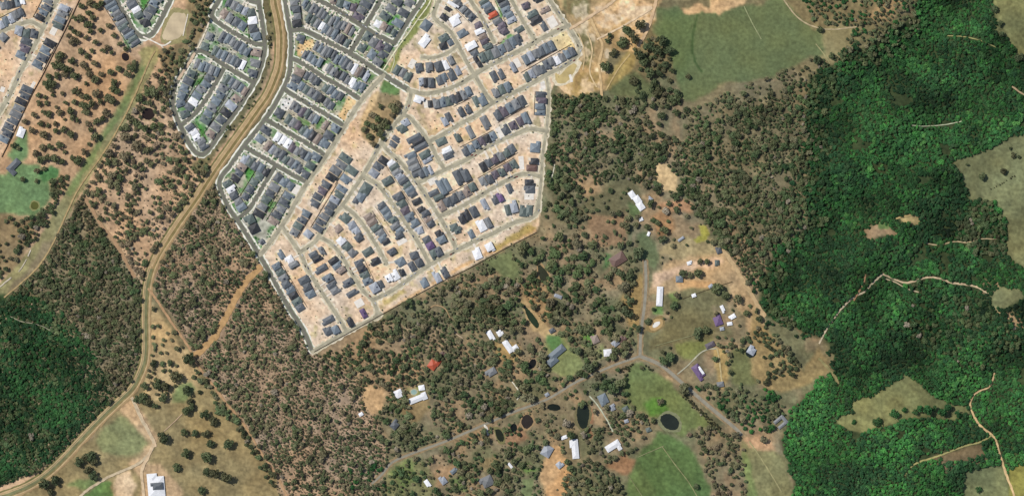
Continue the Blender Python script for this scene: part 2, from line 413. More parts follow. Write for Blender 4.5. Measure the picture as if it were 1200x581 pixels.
fill([(446,368),(480,346),(516,324),(560,300),(624,264),(628,270),(590,290),(514,329)], (226,182,130), 1, .3)
fill([(578,290),(600,276),(622,262),(629,266),(600,284),(582,294)], (196,170,104), 2, .6)
fill([(448,352),(474,338),(476,342),(450,358)], (200,180,120), 2, .6)
fill([(630,94),(640,92),(644,106),(634,106)], (246,236,222), 2)
fill([(640,40),(664,36),(676,54),(668,60),(650,58)], (240,214,160), 1, .3)
# earthworks and big green field, top right
fill([(655,-90),(790,-90),(775,0),(766,22),(752,48),(742,62),(720,58),(712,72),(714,104),(700,112),(656,108),(650,98),(662,82),(682,70),(686,50),(668,26),(648,-10)], (206,172,122), 2)
fill([(655,-20),(690,-20),(690,20),(676,22),(664,14)], (142,132,90), 3)
fill([(672,36),(688,30),(694,60),(690,80),(680,80),(684,56)], (138,130,88), 3)
fill([(690,10),(760,-20),(765,8),(745,14),(720,30),(704,32)], (236,196,146), 3)
fill([(712,20),(740,6),(764,8),(756,18),(735,22),(718,30)], (240,214,178), 2)
fill([(656,92),(676,88),(700,84),(700,110),(664,112)], (186,160,104), 3)
fill([(655,84),(668,78),(678,82),(668,96),(656,96)], (232,216,180), 2)
fill([(706,100),(735,60),(745,66),(738,85),(716,108)], (176,154,96), 3)
fill([(710,108),(742,84),(760,95),(790,120),(740,112)], (112,120,82), 4)
ew = pmask([(655,-90),(790,-90),(775,0),(766,22),(752,48),(742,62),(720,58),(712,72),(700,112),(656,108),(650,98),(682,70),(686,50),(668,26)]); e_n = vnoise(9, 81, 4)
t_ = np.clip((e_n - .5) * 8, 0, 1) * ew
G[:] = G * (1 - .75 * t_[..., None]) + np.array((242,216,178)) * .75 * t_[..., None]
t_ = np.clip((.42 - e_n) * 9, 0, 1) * ew
G[:] = G * (1 - .6 * t_[..., None]) + np.array((164,136,92)) * .6 * t_[..., None]
FIELD = [(770,5),(800,12),(860,12),(915,-5),(936,22),(958,36),(985,38),(990,55),(970,66),(950,66),(932,76),(905,88),(880,98),(852,96),(830,116),(806,122),(796,110),(792,90),(786,66),(772,52),(766,30)]
fill(FIELD, (112,123,82), 4)
fill([(780,10),(815,22),(812,60),(800,100),(790,80),(785,60),(772,45)], (100,122,76), 8, 1, .5)
fill([(798,10),(816,6),(832,10),(836,-30),(886,-30),(874,6),(856,14),(842,20),(836,14),(810,18),(800,16)], (220,182,134), 2)
fill([(960,36),(1010,30),(1060,20),(1050,34),(975,70),(950,72),(966,60)], (150,140,100), 4)
fill([(1010,20),(1036,0),(1050,-20),(1060,0),(1040,26)], (178,150,108), 5)
dk = seg_dist([(817,18),(812,40),(811,60),(815,74),(822,84)])
a = np.exp(-(dk / 1.3) ** 2)[..., None] * .85
G[:] = G * (1 - a) + np.array((72,94,54)) * a
for p, c in (([(738,238),(752,244),(750,256),(738,252)],(112,130,84)),([(706,296),(716,300),(718,312),(708,314)],(96,132,80)),([(684,386),(694,384),(696,400),(686,404)],(104,146,74)),
             ([(764,358),(778,360),(776,372),(764,370)],(108,140,80)),([(478,452),(488,450),(490,464),(480,464)],(140,150,90)),([(528,560),(545,556),(548,576),(530,580)],(120,138,84)),
             ([(460,548),(480,540),(490,560),(470,575)],(128,142,84)),([(610,545),(622,538),(628,552),(616,556)],(118,146,80)),([(700,405),(708,404),(706,424),(698,420)],(150,152,100)),
             ([(724,474),(736,470),(744,480),(730,486)],(118,134,84)),([(782,345),(790,338),(794,352),(786,356)],(126,144,84)),([(640,205),(660,200),(668,214),(650,222)],(112,124,84)),([(655,222),(676,220),(690,236),(668,246)],(126,124,98))):
    fill(p, c, 3, 1.2)
fill([(800,118),(830,114),(852,100),(905,92),(930,84),(900,110),(850,126),(806,160),(796,136)], (138,128,98), 4)
# eastern forest floor
EAST = [(945,92),(975,76),(1070,18),(1085,-90),(1300,-90),(1300,670),(935,670),(928,560),(915,520),(930,475),(975,440),(985,425),(962,395),(900,372),(888,345),(905,300),(950,260),(945,180)]
fill([(300,-90),(318,-90),(322,40),(320,75),(306,108),(270,158),(236,205),(222,196),(262,156),(298,102),(312,66)], (124,118,86), 2)
fill([(218,-60),(250,-60),(247,18),(230,56),(206,96),(200,100),(186,60),(216,46),(222,18)], (150,132,98), 3)
fill(EAST, (66,78,48), 4)
fill([(800,150),(870,118),(945,98),(945,260),(900,300),(860,270),(850,225),(810,200)], (138,126,94), 6)
fill([(1115,190),(1138,182),(1160,172),(1186,160),(1300,150),(1300,330),(1195,312),(1180,296),(1178,262),(1168,236),(1138,236),(1128,206),(1118,198)], (128,128,88), 2, .6)
fill([(1162,-90),(1300,-90),(1300,76),(1196,72),(1190,60),(1178,48),(1166,34),(1164,10)], (134,132,86), 2, .6)
fill([(1000,468),(1020,465),(1050,445),(1060,440),(1075,446),(1090,462),(1115,472),(1136,476),(1140,486),(1120,492),(1080,488),(1050,494),(1028,500),(1010,508),(986,500),(978,490),(998,484)], (134,134,88), 2, .6)
fill([(1130,555),(1145,550),(1165,545),(1178,548),(1185,590),(1180,670),(1138,670),(1128,580)], (126,130,90), 2, .6)
fill([(1180,548),(1205,540),(1300,530),(1300,670),(1192,670)], (146,142,76), 2, .6)
fill([(1160,345),(1175,335),(1195,338),(1200,350),(1180,360),(1164,360)], (128,128,88), 2)
fill([(1150,328),(1168,322),(1175,334),(1160,346),(1150,342)], (150,128,96), 3)
fill([(1164,358),(1180,362),(1200,378),(1210,390),(1190,384),(1172,372)], (196,166,124), 3)
fill([(1010,264),(1030,262),(1045,270),(1060,278),(1072,286),(1050,288),(1036,278),(1014,284)], (172,142,106), 3)
fill([(1050,252),(1062,248),(1080,256),(1078,264),(1058,262)], (206,182,126), 2)
fill([(1030,264),(1042,263),(1042,271),(1032,272)], (108,128,74), 1)
fill([(1080,540),(1120,524),(1150,520),(1160,535),(1140,550),(1105,552),(1090,548)], (128,110,80), 4)
# ------------------------------------------------------------------ ground sheet
inner_x = np.arange(-M + 1, 1200 + M - 1, 1.6); inner_y = np.arange(-M + 1, 581 + M - 1, 1.6)
ext = np.array([60, 160, 350, 700, 1400, 3000, 6000.])
xs = np.concatenate([inner_x[0] - ext[::-1], inner_x, inner_x[-1] + ext])
ys = np.concatenate([inner_y[0] - ext[::-1], inner_y, inner_y[-1] + ext])
PX, PY = np.meshgrid(xs, ys)
nx, ny = len(xs), len(ys)
V = np.stack([(PX - CX) * S, (CY - PY) * S, hgt(PX, PY)], -1).reshape(-1, 3)
idx = np.arange(nx * ny).reshape(ny, nx)
F = np.stack([idx[:-1, :-1], idx[1:, :-1], idx[1:, 1:], idx[:-1, 1:]], -1).reshape(-1, 4)
me = D.meshes.new('ground')
me.vertices.add(len(V)); me.vertices.foreach_set('co', V.astype(np.float32).ravel())
me.loops.add(F.size); me.loops.foreach_set('vertex_index', F.astype(np.int32).ravel())
me.polygons.add(len(F)); me.polygons.foreach_set('loop_start', np.arange(0, F.size, 4, dtype=np.int32))
me.update(calc_edges=True)
me.materials.append(new_mat('soil_and_grass', None, .95, .1, .22, .16, attr=('soil', 'GEOMETRY'), detail=6))
ground = D.objects.new('ground', me); COL.objects.link(ground)
tag(ground, 'dry brown soil, sand and grassy paddocks under everything', None, None, 'structure')

# ------------------------------------------------------------------ ribbons: streets, verges, paths, tracks
def smooth_line(p, step=3.0):
    p = [np.array(q, float) for q in p]
    P = [2 * p[0] - p[1]] + p + [2 * p[-1] - p[-2]]
    out = []
    for i in range(1, len(P) - 2):
        n = max(2, int(np.linalg.norm(P[i + 1] - P[i]) / step))
        for k in range(n):
            t = k / n
            a, b, c, d = P[i - 1], P[i], P[i + 1], P[i + 2]
            out.append(.5 * (2 * b + (c - a) * t + (2 * a - 5 * b + 4 * c - d) * t * t + (3 * b - a - 3 * c + d) * t ** 3))
    out.append(p[-1])
    return np.array(out)
def ribbon(line, hw, z, jit=0.0, caps=True):
    L = np.array(line); T = np.gradient(L, axis=0); T /= np.linalg.norm(T, axis=1)[:, None] + 1e-9
    if caps:
        L = np.vstack([L[0] - T[0] * hw * .6, L, L[-1] + T[-1] * hw * .6]); T = np.vstack([T[0], T, T[-1]])
    N = np.stack([-T[:, 1], T[:, 0]], 1)
    v = []; f = []
    for i in range(len(L)):
        a = hw * (1 + random.uniform(-jit, jit)); b = hw * (1 + random.uniform(-jit, jit))
        q = .72 if caps and i in (0, len(L) - 1) else 1
        for s in (a * q, 0, -b * q):
            x, y = L[i] + N[i] * s
            v.append(Wp(x, y, z))
    for i in range(len(L) - 1):
        for k in (0, 1):
            a = i * 3 + k
            f.append((a, a + 1, a + 4, a + 3))
    return v, f
for r in ROADS: r['l'] = smooth_line(r['p'])
# levels so that crossing strips never share a plane
for i, r in enumerate(ROADS):
    used = set()
    for q in ROADS[:i]:
        d = np.min(np.hypot(r['l'][:, None, 0] - q['l'][None, :, 0], r['l'][:, None, 1] - q['l'][None, :, 1]))
        if d < 14: used.add(q['lev'])
    r['lev'] = next(k for k in range(60) if k not in used)
mat_asph = new_mat('asphalt', C(124,122,109), .9, .2, .16, .09)
mat_asph_new = new_mat('dusty_asphalt', C(178,171,146), .9, .2, .26, .09)
mat_asph_rur = new_mat('worn_asphalt', C(158,152,134), .9, .2, .16, .1)
mat_verge = new_mat('verge_grass', C(152,158,128), .95, .1, .3, .22)
mat_verge_new = new_mat('dry_verge', C(220,208,176), .95, .1, .24, .2)
mat_verge_rur = new_mat('road_shoulder', C(160,138,104), .95, .1, .25, .15)
mat_path = new_mat('pale_concrete', C(254,250,234), .9, .2, .14, .16)
mat_kerb = new_mat('kerb_concrete', C(214,206,182), .9, .2, .12, .2)
stepz = .006
def strip(rs, name, mat, hwf, base, label, jit=.0):
    v = []; f = []
    for r in rs:
        a, b = ribbon(r['l'], hwf(r), base + r['lev'] * stepz, jit)
        o = len(v); v += a; f += [tuple(i + o for i in t) for t in b]
    return tag(mesh_obj(name, v, f, mat), label, None, None, 'structure')
RO = [r for r in ROADS if r['k'] == 'o']; RN = [r for r in ROADS if r['k'] == 'n']; RR = [r for r in ROADS if r['k'] == 'r']
strip(RN, 'footpath', new_mat('dusty_concrete', C(240,228,202), .9, .2, .2, .16), lambda r: r['w'] / 2 + 2.0, .03, 'dusty pale footpaths lining the new streets', .35)
strip(RO, 'footpath', mat_path, lambda r: r['w'] / 2 + 2.3, .085, 'pale concrete footpaths lining the older streets', .2)
strip(RO, 'verge', mat_verge, lambda r: r['w'] / 2 + .95, .14, 'grey green nature strips beside the older streets', .12)
strip(RN, 'verge', mat_verge_new, lambda r: r['w'] / 2 + 1.35, .14, 'dusty pale nature strips beside the new streets', .3)
strip(RR, 'road_shoulder', mat_verge_rur, lambda r: r['w'] / 2 + 1.6, .14, 'dry brown shoulders of the rural roads', .2)
strip(RO, 'street', mat_asph, lambda r: r['w'] / 2, .26, 'dark grey asphalt streets of the older estates')
strip(RN, 'street', mat_asph_new, lambda r: r['w'] / 2, .36, 'dusty pale streets of the new estate')
strip(RR, 'rural_road', mat_asph_rur, lambda r: r['w'] / 2 - .4, .26, 'worn grey rural roads meeting at a T junction')
# earth corridor with its tracks
cl_ = smooth_line(CORR, 4)
def off(line, d):
    T = np.gradient(line, axis=0); T /= np.linalg.norm(T, axis=1)[:, None]
    return line + np.stack([-T[:, 1], T[:, 0]], 1) * d
def one_ribbon(name, line, hw, z, mat, label, jit=.0):
    v, f = ribbon(line, hw, z, jit)
    return tag(mesh_obj(name, v, f, mat), label, None, None, 'structure')
one_ribbon('earth_corridor', cl_, 6.2, .40, new_mat('corridor_earth', C(180,152,110), .95, .1, .2, .07), 'tan cleared earth corridor curving down the left side', .12)
k_s = int(np.argmin(np.hypot(cl_[:, 0] - 178, cl_[:, 1] - 318)))
one_ribbon('corridor_grass', off(cl_[k_s:], 0), 3.4, .44, new_mat('corridor_grass', C(132,132,94), .95, .1, .25, .08), 'grassy strip along the lower earth corridor', .25)
one_ribbon('corridor_grass', off(cl_[:k_s - 8], -1.5), 1.7, .43, new_mat('corridor_dry_grass', C(142,124,80), .95, .1, .25, .08), 'dry grass strip along the upper earth corridor', .3)
mt = new_mat('track_sand', C(206,178,134), .95, .1, .2, .1)
one_ribbon('corridor_grass', off(cl_, 5.6), .9, .465, new_mat('corridor_weeds', C(128,124,80), .95, .1, .3, .1), 'weedy left edge of the corridor', .5)
one_ribbon('corridor_grass', off(cl_, -1.9), .7, .466, new_mat('corridor_weeds', C(146,132,88), .95, .1, .3, .1), 'weedy line inside the corridor', .5)
one_ribbon('corridor_track', off(cl_, 4.0), .75, .47, mt, 'pale wheel track on the left of the corridor', .2)
one_ribbon('corridor_track', off(cl_, -3.6), .7, .475, mt, 'pale wheel track on the right of the corridor', .2)
one_ribbon('corridor_track', off(cl_, 2.2), .4, .482, mt, 'thin pale wheel track inside the corridor', .5)
one_ribbon('corridor_track', off(cl_[:k_s], .8), .6, .48, mt, 'middle wheel track of the upper corridor', .3)
for i, (p, w, c) in enumerate(TRACKS):
    one_ribbon('dirt_track', smooth_line(p), w / 2, .60 + .012 * i, new_mat('track_earth', C(*c), .95, .1, .22, .12),
               'pale unsealed track or path number %d' % i, .28)
    o = COL.objects[-1]
    del o['label']

# ------------------------------------------------------------------ houses
ROOFC = dict(k=(62,63,65), d=(100,105,109), g=(135,137,137), b=(124,135,142), l=(172,177,184), w=(250,250,250), p=(112,102,110), v=(116,92,130),
             r=(198,92,60), t=(160,143,130), n=(106,118,112), q=(118,92,82))
CNAME = dict(k='near-black', d='charcoal', g='grey', b='blue-grey', l='pale grey', w='white', p='mauve-grey', v='purple', r='red-orange', t='taupe', n='green-grey', q='brown')
ROOFM = {}
for c, v in ROOFC.items():
    ROOFM[c] = new_mat('roof_' + CNAME[c].replace('-', '_'), C(*v), .6 if c != 'w' else .5, .3, .10, .35, objrand=.10 if c == 'w' else .17)
mat_wall = new_mat('rendered_wall', C(206,194,176), .9, .2, .08, .5, objrand=.15)
mat_solar = new_mat('solar_glass', C(40,46,66), .3, .5, .1, .5)
mat_slab = new_mat('concrete_slab', C(248,240,226), .9, .2, .1, .2)
ORD = ['first', 'second', 'third', 'fourth', 'fifth', 'sixth', 'seventh', 'eighth', 'ninth', 'tenth', 'eleventh', 'twelfth', 'thirteenth', 'fourteenth']
HOUSES = []         # px, py, w, d for keeping trees off
DRIVES_V, DRIVES_F = [], []
road_pts = np.vstack([r['l'] for r in ROADS])

def hip(v, f, x0, x1, y0, y1, z, pitch, rot=None):
    """closed hip roof over a rectangle (metres, local)"""
    w, d = x1 - x0, y1 - y0
    h = min(w, d) / 2 * pitch
    b = len(v)
    v += [(x0, y0, z), (x1, y0, z), (x1, y1, z), (x0, y1, z)]
    if d >= w:
        v += [((x0 + x1) / 2, y0 + w * .5, z + h), ((x0 + x1) / 2, y1 - w * .5 + 1e-3, z + h)]
        f += [(b, b + 1, b + 4), (b + 1, b + 2, b + 5, b + 4), (b + 2, b + 3, b + 5), (b + 3, b, b + 4, b + 5), (b + 3, b + 2, b + 1, b)]
    else:
        v += [(x0 + d * .5, (y0 + y1) / 2, z + h), (x1 - d * .5 + 1e-3, (y0 + y1) / 2, z + h)]
        f += [(b, b + 1, b + 5, b + 4), (b + 1, b + 2, b + 5), (b + 2, b + 3, b + 4, b + 5), (b + 3, b, b + 4), (b + 3, b + 2, b + 1, b)]
def box(v, f, x0, x1, y0, y1, z0, z1):
    b = len(v)
    v += [(x0, y0, z0), (x1, y0, z0), (x1, y1, z0), (x0, y1, z0), (x0, y0, z1), (x1, y0, z1), (x1, y1, z1), (x0, y1, z1)]
    f += [(b, b + 3, b + 2, b + 1), (b + 4, b + 5, b + 6, b + 7), (b, b + 1, b + 5, b + 4), (b + 1, b + 2, b + 6, b + 5), (b + 2, b + 3, b + 7, b + 6), (b + 3, b, b + 4, b + 7)]

def house(px, py, w, d, ang, code, label, name='house', cat='house', group=None, two=None, wings=None, flat=False):
    """w x d in map units, ang = direction of the long (d) axis, degrees counter-clockwise from right"""
    root = D.objects.new(name, None); COL.objects.link(root)
    root.empty_display_size = 2
    root.location = Wp(px, py, 0.0)
    root.rotation_euler = (0, 0, math.radians(ang - 90))
    tag(root, label, cat, group)
    w, d = w * 1.05, d * 1.04
    two = random.random() < .35 if two is None else two
    H = 5.6 if two else 2.9
    W_, D_ = w * S, d * S
    x0, x1, y0, y1 = -W_ / 2, W_ / 2, -D_ / 2, D_ / 2
    v, f = [], []; wv, wf = [], []
    pit = .45 if code != 'w' else .22
    e = .35
    blocks = []
    if wings is not None:
        blocks = [(a * S, b * S, c * S, g * S, H - .3 * i) for i, (a, b, c, g) in enumerate(wings)]
    else:
        s = random.choice((-1, 1))
        k = random.random()
        cut = random.uniform(.10, .22) * D_
        t = random.uniform(.42, .6)
        if k < .75 and W_ > 6 and D_ > 9:          # main body with a projecting front or rear wing
            end = random.choice((-1, 1))
            ya, yb = (y0 + cut, y1) if end < 0 else (y0, y1 - cut)
            blocks.append((x0, x1, ya, yb, H))
            xa, xb = (x0, x0 + t * W_) if s < 0 else (x1 - t * W_, x1)
            yc, yd = (y0, y0 + cut + W_ * .45) if end < 0 else (y1 - cut - W_ * .45, y1)
            blocks.append((xa, xb, yc, yd, H - (2.4 if two and random.random() < .5 else .12)))
        else:
            blocks.append((x0, x1, y0, y1, H))
    for (a, b, c, g, h) in blocks:
        box(wv, wf, a + e, b - e, c + e, g - e, -.6, h)
        hip(v, f, a, b, c, g, h + .02, pit)
    mesh_obj('wall', wv, wf, mat_wall, root)
    a, b, c, g, h = blocks[0]
    if wings is None and g - c > b - a > 6 and name in ('row_house', 'detached_house') and random.random() < .3:
        hw_ = (b - a) / 2; s_ = random.choice((-1, 1)); xm = (a + b) / 2
        p0, p1 = .28, .28 + random.uniform(.3, .5)
        yc_ = (c + g) / 2 + random.uniform(-.1, .1) * (g - c); yl = random.uniform(1.2, 2.4)
        q = []
        for (f_, y_) in ((p0, yc_ - yl), (p1, yc_ - yl), (p1, yc_ + yl), (p0, yc_ + yl)):
            q.append((xm + s_ * hw_ * (1 - f_), y_, h + .16 + hw_ * pit * f_))
        q2 = [(x_, y_, z_ - .08) for (x_, y_, z_) in q]
        mesh_obj('solar_panel', q + q2, [(0, 1, 2, 3) if s_ < 0 else (3, 2, 1, 0), (4, 7, 6, 5), (0, 4, 5, 1), (1, 5, 6, 2), (2, 6, 7, 3), (3, 7, 4, 0)], mat_solar, root)
    mesh_obj('roof', v, f, ROOFM[code], root)
    HOUSES.append((px, py, max(w, d) / 2, w, d, ang))
    return root

def drive(px, py, w, d, ang, reach=17, n=1):
    """short pale driveway from the house to the nearest street"""
    dd = np.hypot(road_pts[:, 0] - px, road_pts[:, 1] - py)
    j = int(np.argmin(dd))
    if dd[j] > reach: return
    q = road_pts[j]; u = np.array([q[0] - px, q[1] - py]) / (dd[j] + 1e-6)
    nrm = np.array([-u[1], u[0]])
    sft = random.uniform(-.28, .28) * w
    a = np.array([px, py]) + u * min(w, d) * .3 + nrm * sft
    b = np.array([px, py]) + u * (dd[j] - 2.0) + nrm * sft
    hw = random.uniform(.9, 1.7)
    z = .62 + (len(DRIVES_V) % 28) * .004
    o = len(DRIVES_V)
    for p in (a + nrm * hw, a - nrm * hw, b - nrm * hw * .8, b + nrm * hw * .8): DRIVES_V.append(Wp(p[0], p[1], z))
    DRIVES_F.append((o, o + 1, o + 2, o + 3))
    if random.random() < .6:                     # paved patch behind or beside the house
        e_ = random.choice((-1, 1))
        c0 = np.array([px, py]) + (-u * max(w, d) * random.uniform(.45, .6) if e_ > 0 else nrm * w * .55) + nrm * random.uniform(-.3, .3) * w
        o = len(DRIVES_V); z = .02 + (o % 28) * .004
        a_, b_ = random.uniform(.8, 1.8), random.uniform(.7, 1.5)
        for q1, q2 in ((1, 1), (-1, 1), (-1, -1), (1, -1)):
            p = c0 + u * a_ * q1 + nrm * b_ * q2; DRIVES_V.append(Wp(p[0], p[1], z))
        DRIVES_F.append((o, o + 1, o + 2, o + 3))

def add_group(items, phrase, name, group, vertical=None):
    """items: (px,py,w,d,ang,code); labels count along the group"""
    xs_ = [i[0] for i in items]; ys_ = [i[1] for i in items]
    if vertical is None: vertical = (max(ys_) - min(ys_)) > (max(xs_) - min(xs_)) * 1.15
    items = sorted(items, key=(lambda i: i[1]) if vertical else (lambda i: i[0]))
    end = 'top' if vertical else 'left'
    for k, (px, py, w, d, ang, code) in enumerate(items):
        if len(items) == 1: lab = '%s roofed house %s' % (CNAME[code], phrase)
        else: lab = '%s roofed house, %s from %s %s' % (CNAME[code], ORD[k], end, phrase)
        house(px, py, w, d, ang, code, lab, name=name, group=group)
        if random.random() < .75: drive(px, py, w, d, ang)

SLABS = []; FENCES = []
def row(x0, y0, x1, y1, depth, codes, phrase, name='row_house', group='houses in the older estates', wmax=8.5):
    n = len(codes); L = math.hypot(x1 - x0, y1 - y0)
    sp = L / max(n - 1, 1)
    a = math.degrees(math.atan2(-(y1 - y0), x1 - x0))
    items = []
    for i, c in enumerate(codes):
        t = i / max(n - 1, 1)
        x, y = x0 + (x1 - x0) * t, y0 + (y1 - y0) * t
        if c == '.': continue
        w = min(sp * random.uniform(.86, .95), wmax)
        dd = depth * random.uniform(.86, 1.04)
        sh = random.uniform(-.06, .06) * depth
        x += sh * math.sin(math.radians(a)); y += sh * math.cos(math.radians(a))
        if c == 'x': SLABS.append((x, y, w, dd, a + 90, phrase)); continue
        items.append((x, y, w, dd, a + 90 + random.uniform(-2, 2), c))
    add_group(items, phrase, name, group)
    if n >= 4:
        mx, my = (x0 + x1) / 2, (y0 + y1) / 2
        j_ = int(np.argmin(np.hypot(road_pts[:, 0] - mx, road_pts[:, 1] - my)))
        nx_, ny_ = -(y1 - y0) / L, (x1 - x0) / L
        sg = -1 if (road_pts[j_][0] - mx) * nx_ + (road_pts[j_][1] - my) * ny_ > 0 else 1
        o_ = sg * (depth / 2 + 1.3); ex, ey = (x1 - x0) / L * sp * .5, (y1 - y0) / L * sp * .5
        FENCES.append(([(x0 - ex + nx_ * o_, y0 - ey + ny_ * o_), (mx + nx_ * o_, my + ny_ * o_), (x1 + ex + nx_ * o_, y1 + ey + ny_ * o_)], phrase))

OG = 'houses in the older estates'; NG = 'houses in the new estate'
# --- upper left corner estate
UG = 'houses in the upper left corner estate'
row(3,7,26,1,11,'gdkbw','in the row at the top left corner','detached_house',UG)
row(1,28,25,16,11,'lblgd','in the row above the corner side street','detached_house',UG)
row(57,2,47,21,13,'gdbk','in the row left of the corner estate road','detached_house',UG)
row(76,10,67,30,14,'lgbn','in the row between corner road and brown paddock','detached_house',UG)
row(58,51,45,76,13,'kbdb','in the middle row facing the brown paddock','detached_house',UG)
row(32,105,4,163,13,'ddkggdddb','in the lower row facing the brown paddock','detached_house',UG)
row(22,37,40,40,11,'lnd','below the corner side street','detached_house',UG)
row(32,49,25,65,13,'dpb','in the short row beside the bare corner lots','detached_house',UG)
row(4,44,-6,56,10,'gd','on the left picture edge by bare sand','detached_house',UG)
SLABS += [(63,36,11,7,-27,'s'),(70,9,5,7,60,'s'),(38,101,11,4,-30,'s'),(3,105,6,5,-20,'s')]
# --- V-shaped pocket
row(127,1,158,51,13.5,'dbbgdgndbnd','in the row left of the V-shaped street')
row(152,0,163,18,11,'gdwn','inside the V street, left arm')
row(186,-3,172,19,12,'gbdg','inside the V street, right arm')
add_group([(170,27,9,11,20,'k')],'at the tip inside the V street','row_house',OG)
# --- oval pocket (left of corridor)
row(268,4,287,13,11,'dgbl','in the first row right of the oval')
row(262,17,284,31,12,'tgdb','in the second row right of the oval')
row(294,15,299,43,11,'nwdb','in the top column beside the dirt corridor')
row(261,43,290,60,13,'dbgdbb','in the third row right of the oval')
row(301,62,295,86,12,'tgd','in the second column beside the dirt corridor')
row(252,60,284,77,12,'nbbgbdw','in the fourth row right of the oval')
row(246,43,241,55,10,'gn','next to the diagonal footpath below the oval')
row(231,75,254,84,12,'gbbgb','in the fifth row below the oval')
row(225,87,213,112,11,'ndbb','in the column facing the scrub below the oval')
row(211,121,216,134,12,'bn','by the curved corner facing the scrub')
row(245,92,222,126,11,'dbgbwd','in the column left of the pocket lane')
row(266,93,287,107,12,'nbgbt','in the sixth row below the oval')
row(262,104,240,141,12,'gbbgbn','in the column right of the pocket lane')
row(277,116,247,157,12,'tlkdgt','in the lower column beside the dirt corridor')
row(223,149,239,172,11,'dwwgd','in the column at the pocket\'s lower tip')
# --- main older estate, right of the corridor
row(391,1,414,9,10,'tnbp','in the topmost row of the main estate')
row(433,-2,420,20,12,'gdgp','in the column at the top centre cross street')
row(345,3,348,28,11,'gdgk','in the column at the top of the corridor road')
row(357,5,412,37,13,'bngdgdngbdgtg','in the first long row of the main estate')
row(361,22,407,50,12,'nngwbgbgkn','in the second long row of the main estate')
add_group([(352,46,9,10,70,'d')],'by the bare corner beside the corridor road','row_house',OG)
row(371,54,430,89,13,'gbgddbbdgwtkl','in the third long row of the main estate')
row(358,64,424,103,12,'dbbb.ggkdgwbb','in the fourth long row of the main estate')
row(351,85,343,101,12,'tdb','in the corridor column of the fourth block')
row(360,88,398,114,12,'dgd.nbbd','in the fifth row, ending at bare sand')
row(353,101,388,124,11,'bngdkgd','in the sixth row of the main estate')
row(344,124,381,147,12,'gdpngb.t','in the seventh row of the main estate')
add_group([(327,133,10,11,60,'d')],'at the corridor corner below white sand','row_house',OG)
row(338,140,378,167,12,'ngpnbktb','in the eighth row of the main estate')
row(392,150,380,168,12,'bdb','in the column facing the long diagonal street')
row(325,161,361,184,12,'wwwpgdb','in the ninth row, starting with three white roofs')
row(312,153,305,163,13,'db','at the corridor end of the ninth row')
row(370,184,357,204,11,'bnd','in the short column above the lower cross street')
row(314,171,351,198,12,'tlgdngbd','in the tenth row of the main estate')
row(287,186,312,201,12,'lndbk','in the eleventh row near the corridor bend')
row(284,196,275,209,11,'tdk','in the column at the corridor bend')
row(267,215,283,243,11,'nwdgb','in the column facing the woodland')
row(303,206,288,230,10,'nndd','in the column around the back lawns')
row(326,208,340,218,11,'dbb','in the twelfth row beside a white slab')
row(321,219,303,250,12,'gdngk','in the left column of the lowest older block')
row(338,230,320,259,12,'bdgdt','in the right column of the lowest older block')
row(293,257,298,268,13,'nk','at the woodland corner of the older estate',wmax=10)
add_group([(306,283,5,6,30,'g')],'small, alone on sand by the woodland edge','row_house',OG)
row(430,44,446,54,12,'ngp','in the top row of the wedge block')
row(454,56,443,73,11,'ddg','in the column beside the grassy path strip')
row(424,56,436,64,11,'nb','in the lower row of the wedge block')
row(465,2,452,20,13,'dgn','in the left column of the top wedge')
row(480,4,466,27,13,'gdb','in the right column of the top wedge')
add_group([(443,28,8,9,60,'w'),(450,31,7,10,60,'t'),(456,34,6,10,60,'d'),(461,39,5,9,62,'n')],'in the bottom row of the top wedge','row_house',OG)
SLABS += [(347,222,7,12,62,'s'),(382,80,6,10,58,'s')]
# --- new estate
def N(items, phrase, vertical=None): add_group(items, phrase, 'detached_house', NG, vertical)
def NR(*a, **k): row(*a, name='detached_house', group=NG, **k)
NR(404,185,388,208,14,'nggk',phrase='in the column below the bare sand triangle')
NR(412,200,405,210,13,'nb',phrase='at the bend beside the bare triangle')
NR(400,221,372,267,12,'bnlddgdd',phrase='in the long column left of the middle street')
NR(381,216,368,238,11,'dpdd',phrase='in the column right of the long diagonal street')
NR(358,250,345,272,11,'bdng',phrase='in the lower column right of the diagonal street')
N([(361,274,8,9,-40,'l')],'alone beside the lower diagonal junction')
N([(404,255,10,12,-38,'n'),(396,268,8,9,40,'t')],'on the wedge left of the curved street')
NR(412,264,421,278,10,'lld',phrase='in the short row left of the curved street')
NR(400,282,413,296,11,'wng',phrase='in the short row left of the cul-de-sac')
N([(329,298,6,11,-58,'b'),(339,304,8,9,30,'w'),(344,310,6,11,30,'g')],'at the top of the woodland-edge strip')
NR(324,312,352,360,11,'bngdbknd',phrase='in the column along the woodland edge')
NR(356,328,364,344,12,'ddb',phrase='in the row of three behind the woodland column')
N([(367,298,6,10,28,'d'),(372,303,6,12,28,'k'),(377,294,5,10,-60,'g')],'in the trio at the top of the two-street strip')
N([(376,315,7,15,30,'d')],'long, alone in the two-street strip')
NR(391,305,399,317,12,'kbt',phrase='in the trio right of the two-street strip')
N([(384,326,8,12,30,'b'),(389,334,7,12,30,'d'),(393,340,7,11,30,'g')],'in the trio in the middle of the strip')
N([(407,331,7,13,30,'d')],'alone on sand, upper of two left of the third street')
N([(413,343,6,14,30,'d')],'alone on sand, lower of two left of the third street')
N([(384,375,7,15,28,'d'),(384,387,9,9,-62,'d'),(393,386,8,9,-62,'b')],'in the trio by the lowest corner of the estate')
N([(410,377,6,11,-62,'k')],'beside the bottom edge street')
N([(426,367,6,11,-62,'v')],'at the bottom corner street junction')
NR(421,308,431,329,11,'dknb',phrase='in the row right of the third street')
N([(439,337,10,11,-60,'l'),(446,333,6,9,-62,'d')],'in the pair above the bottom road')
N([(431,295,8,12,32,'n'),(439,306,7,11,25,'k')],'in the pair left of the cul-de-sac head')
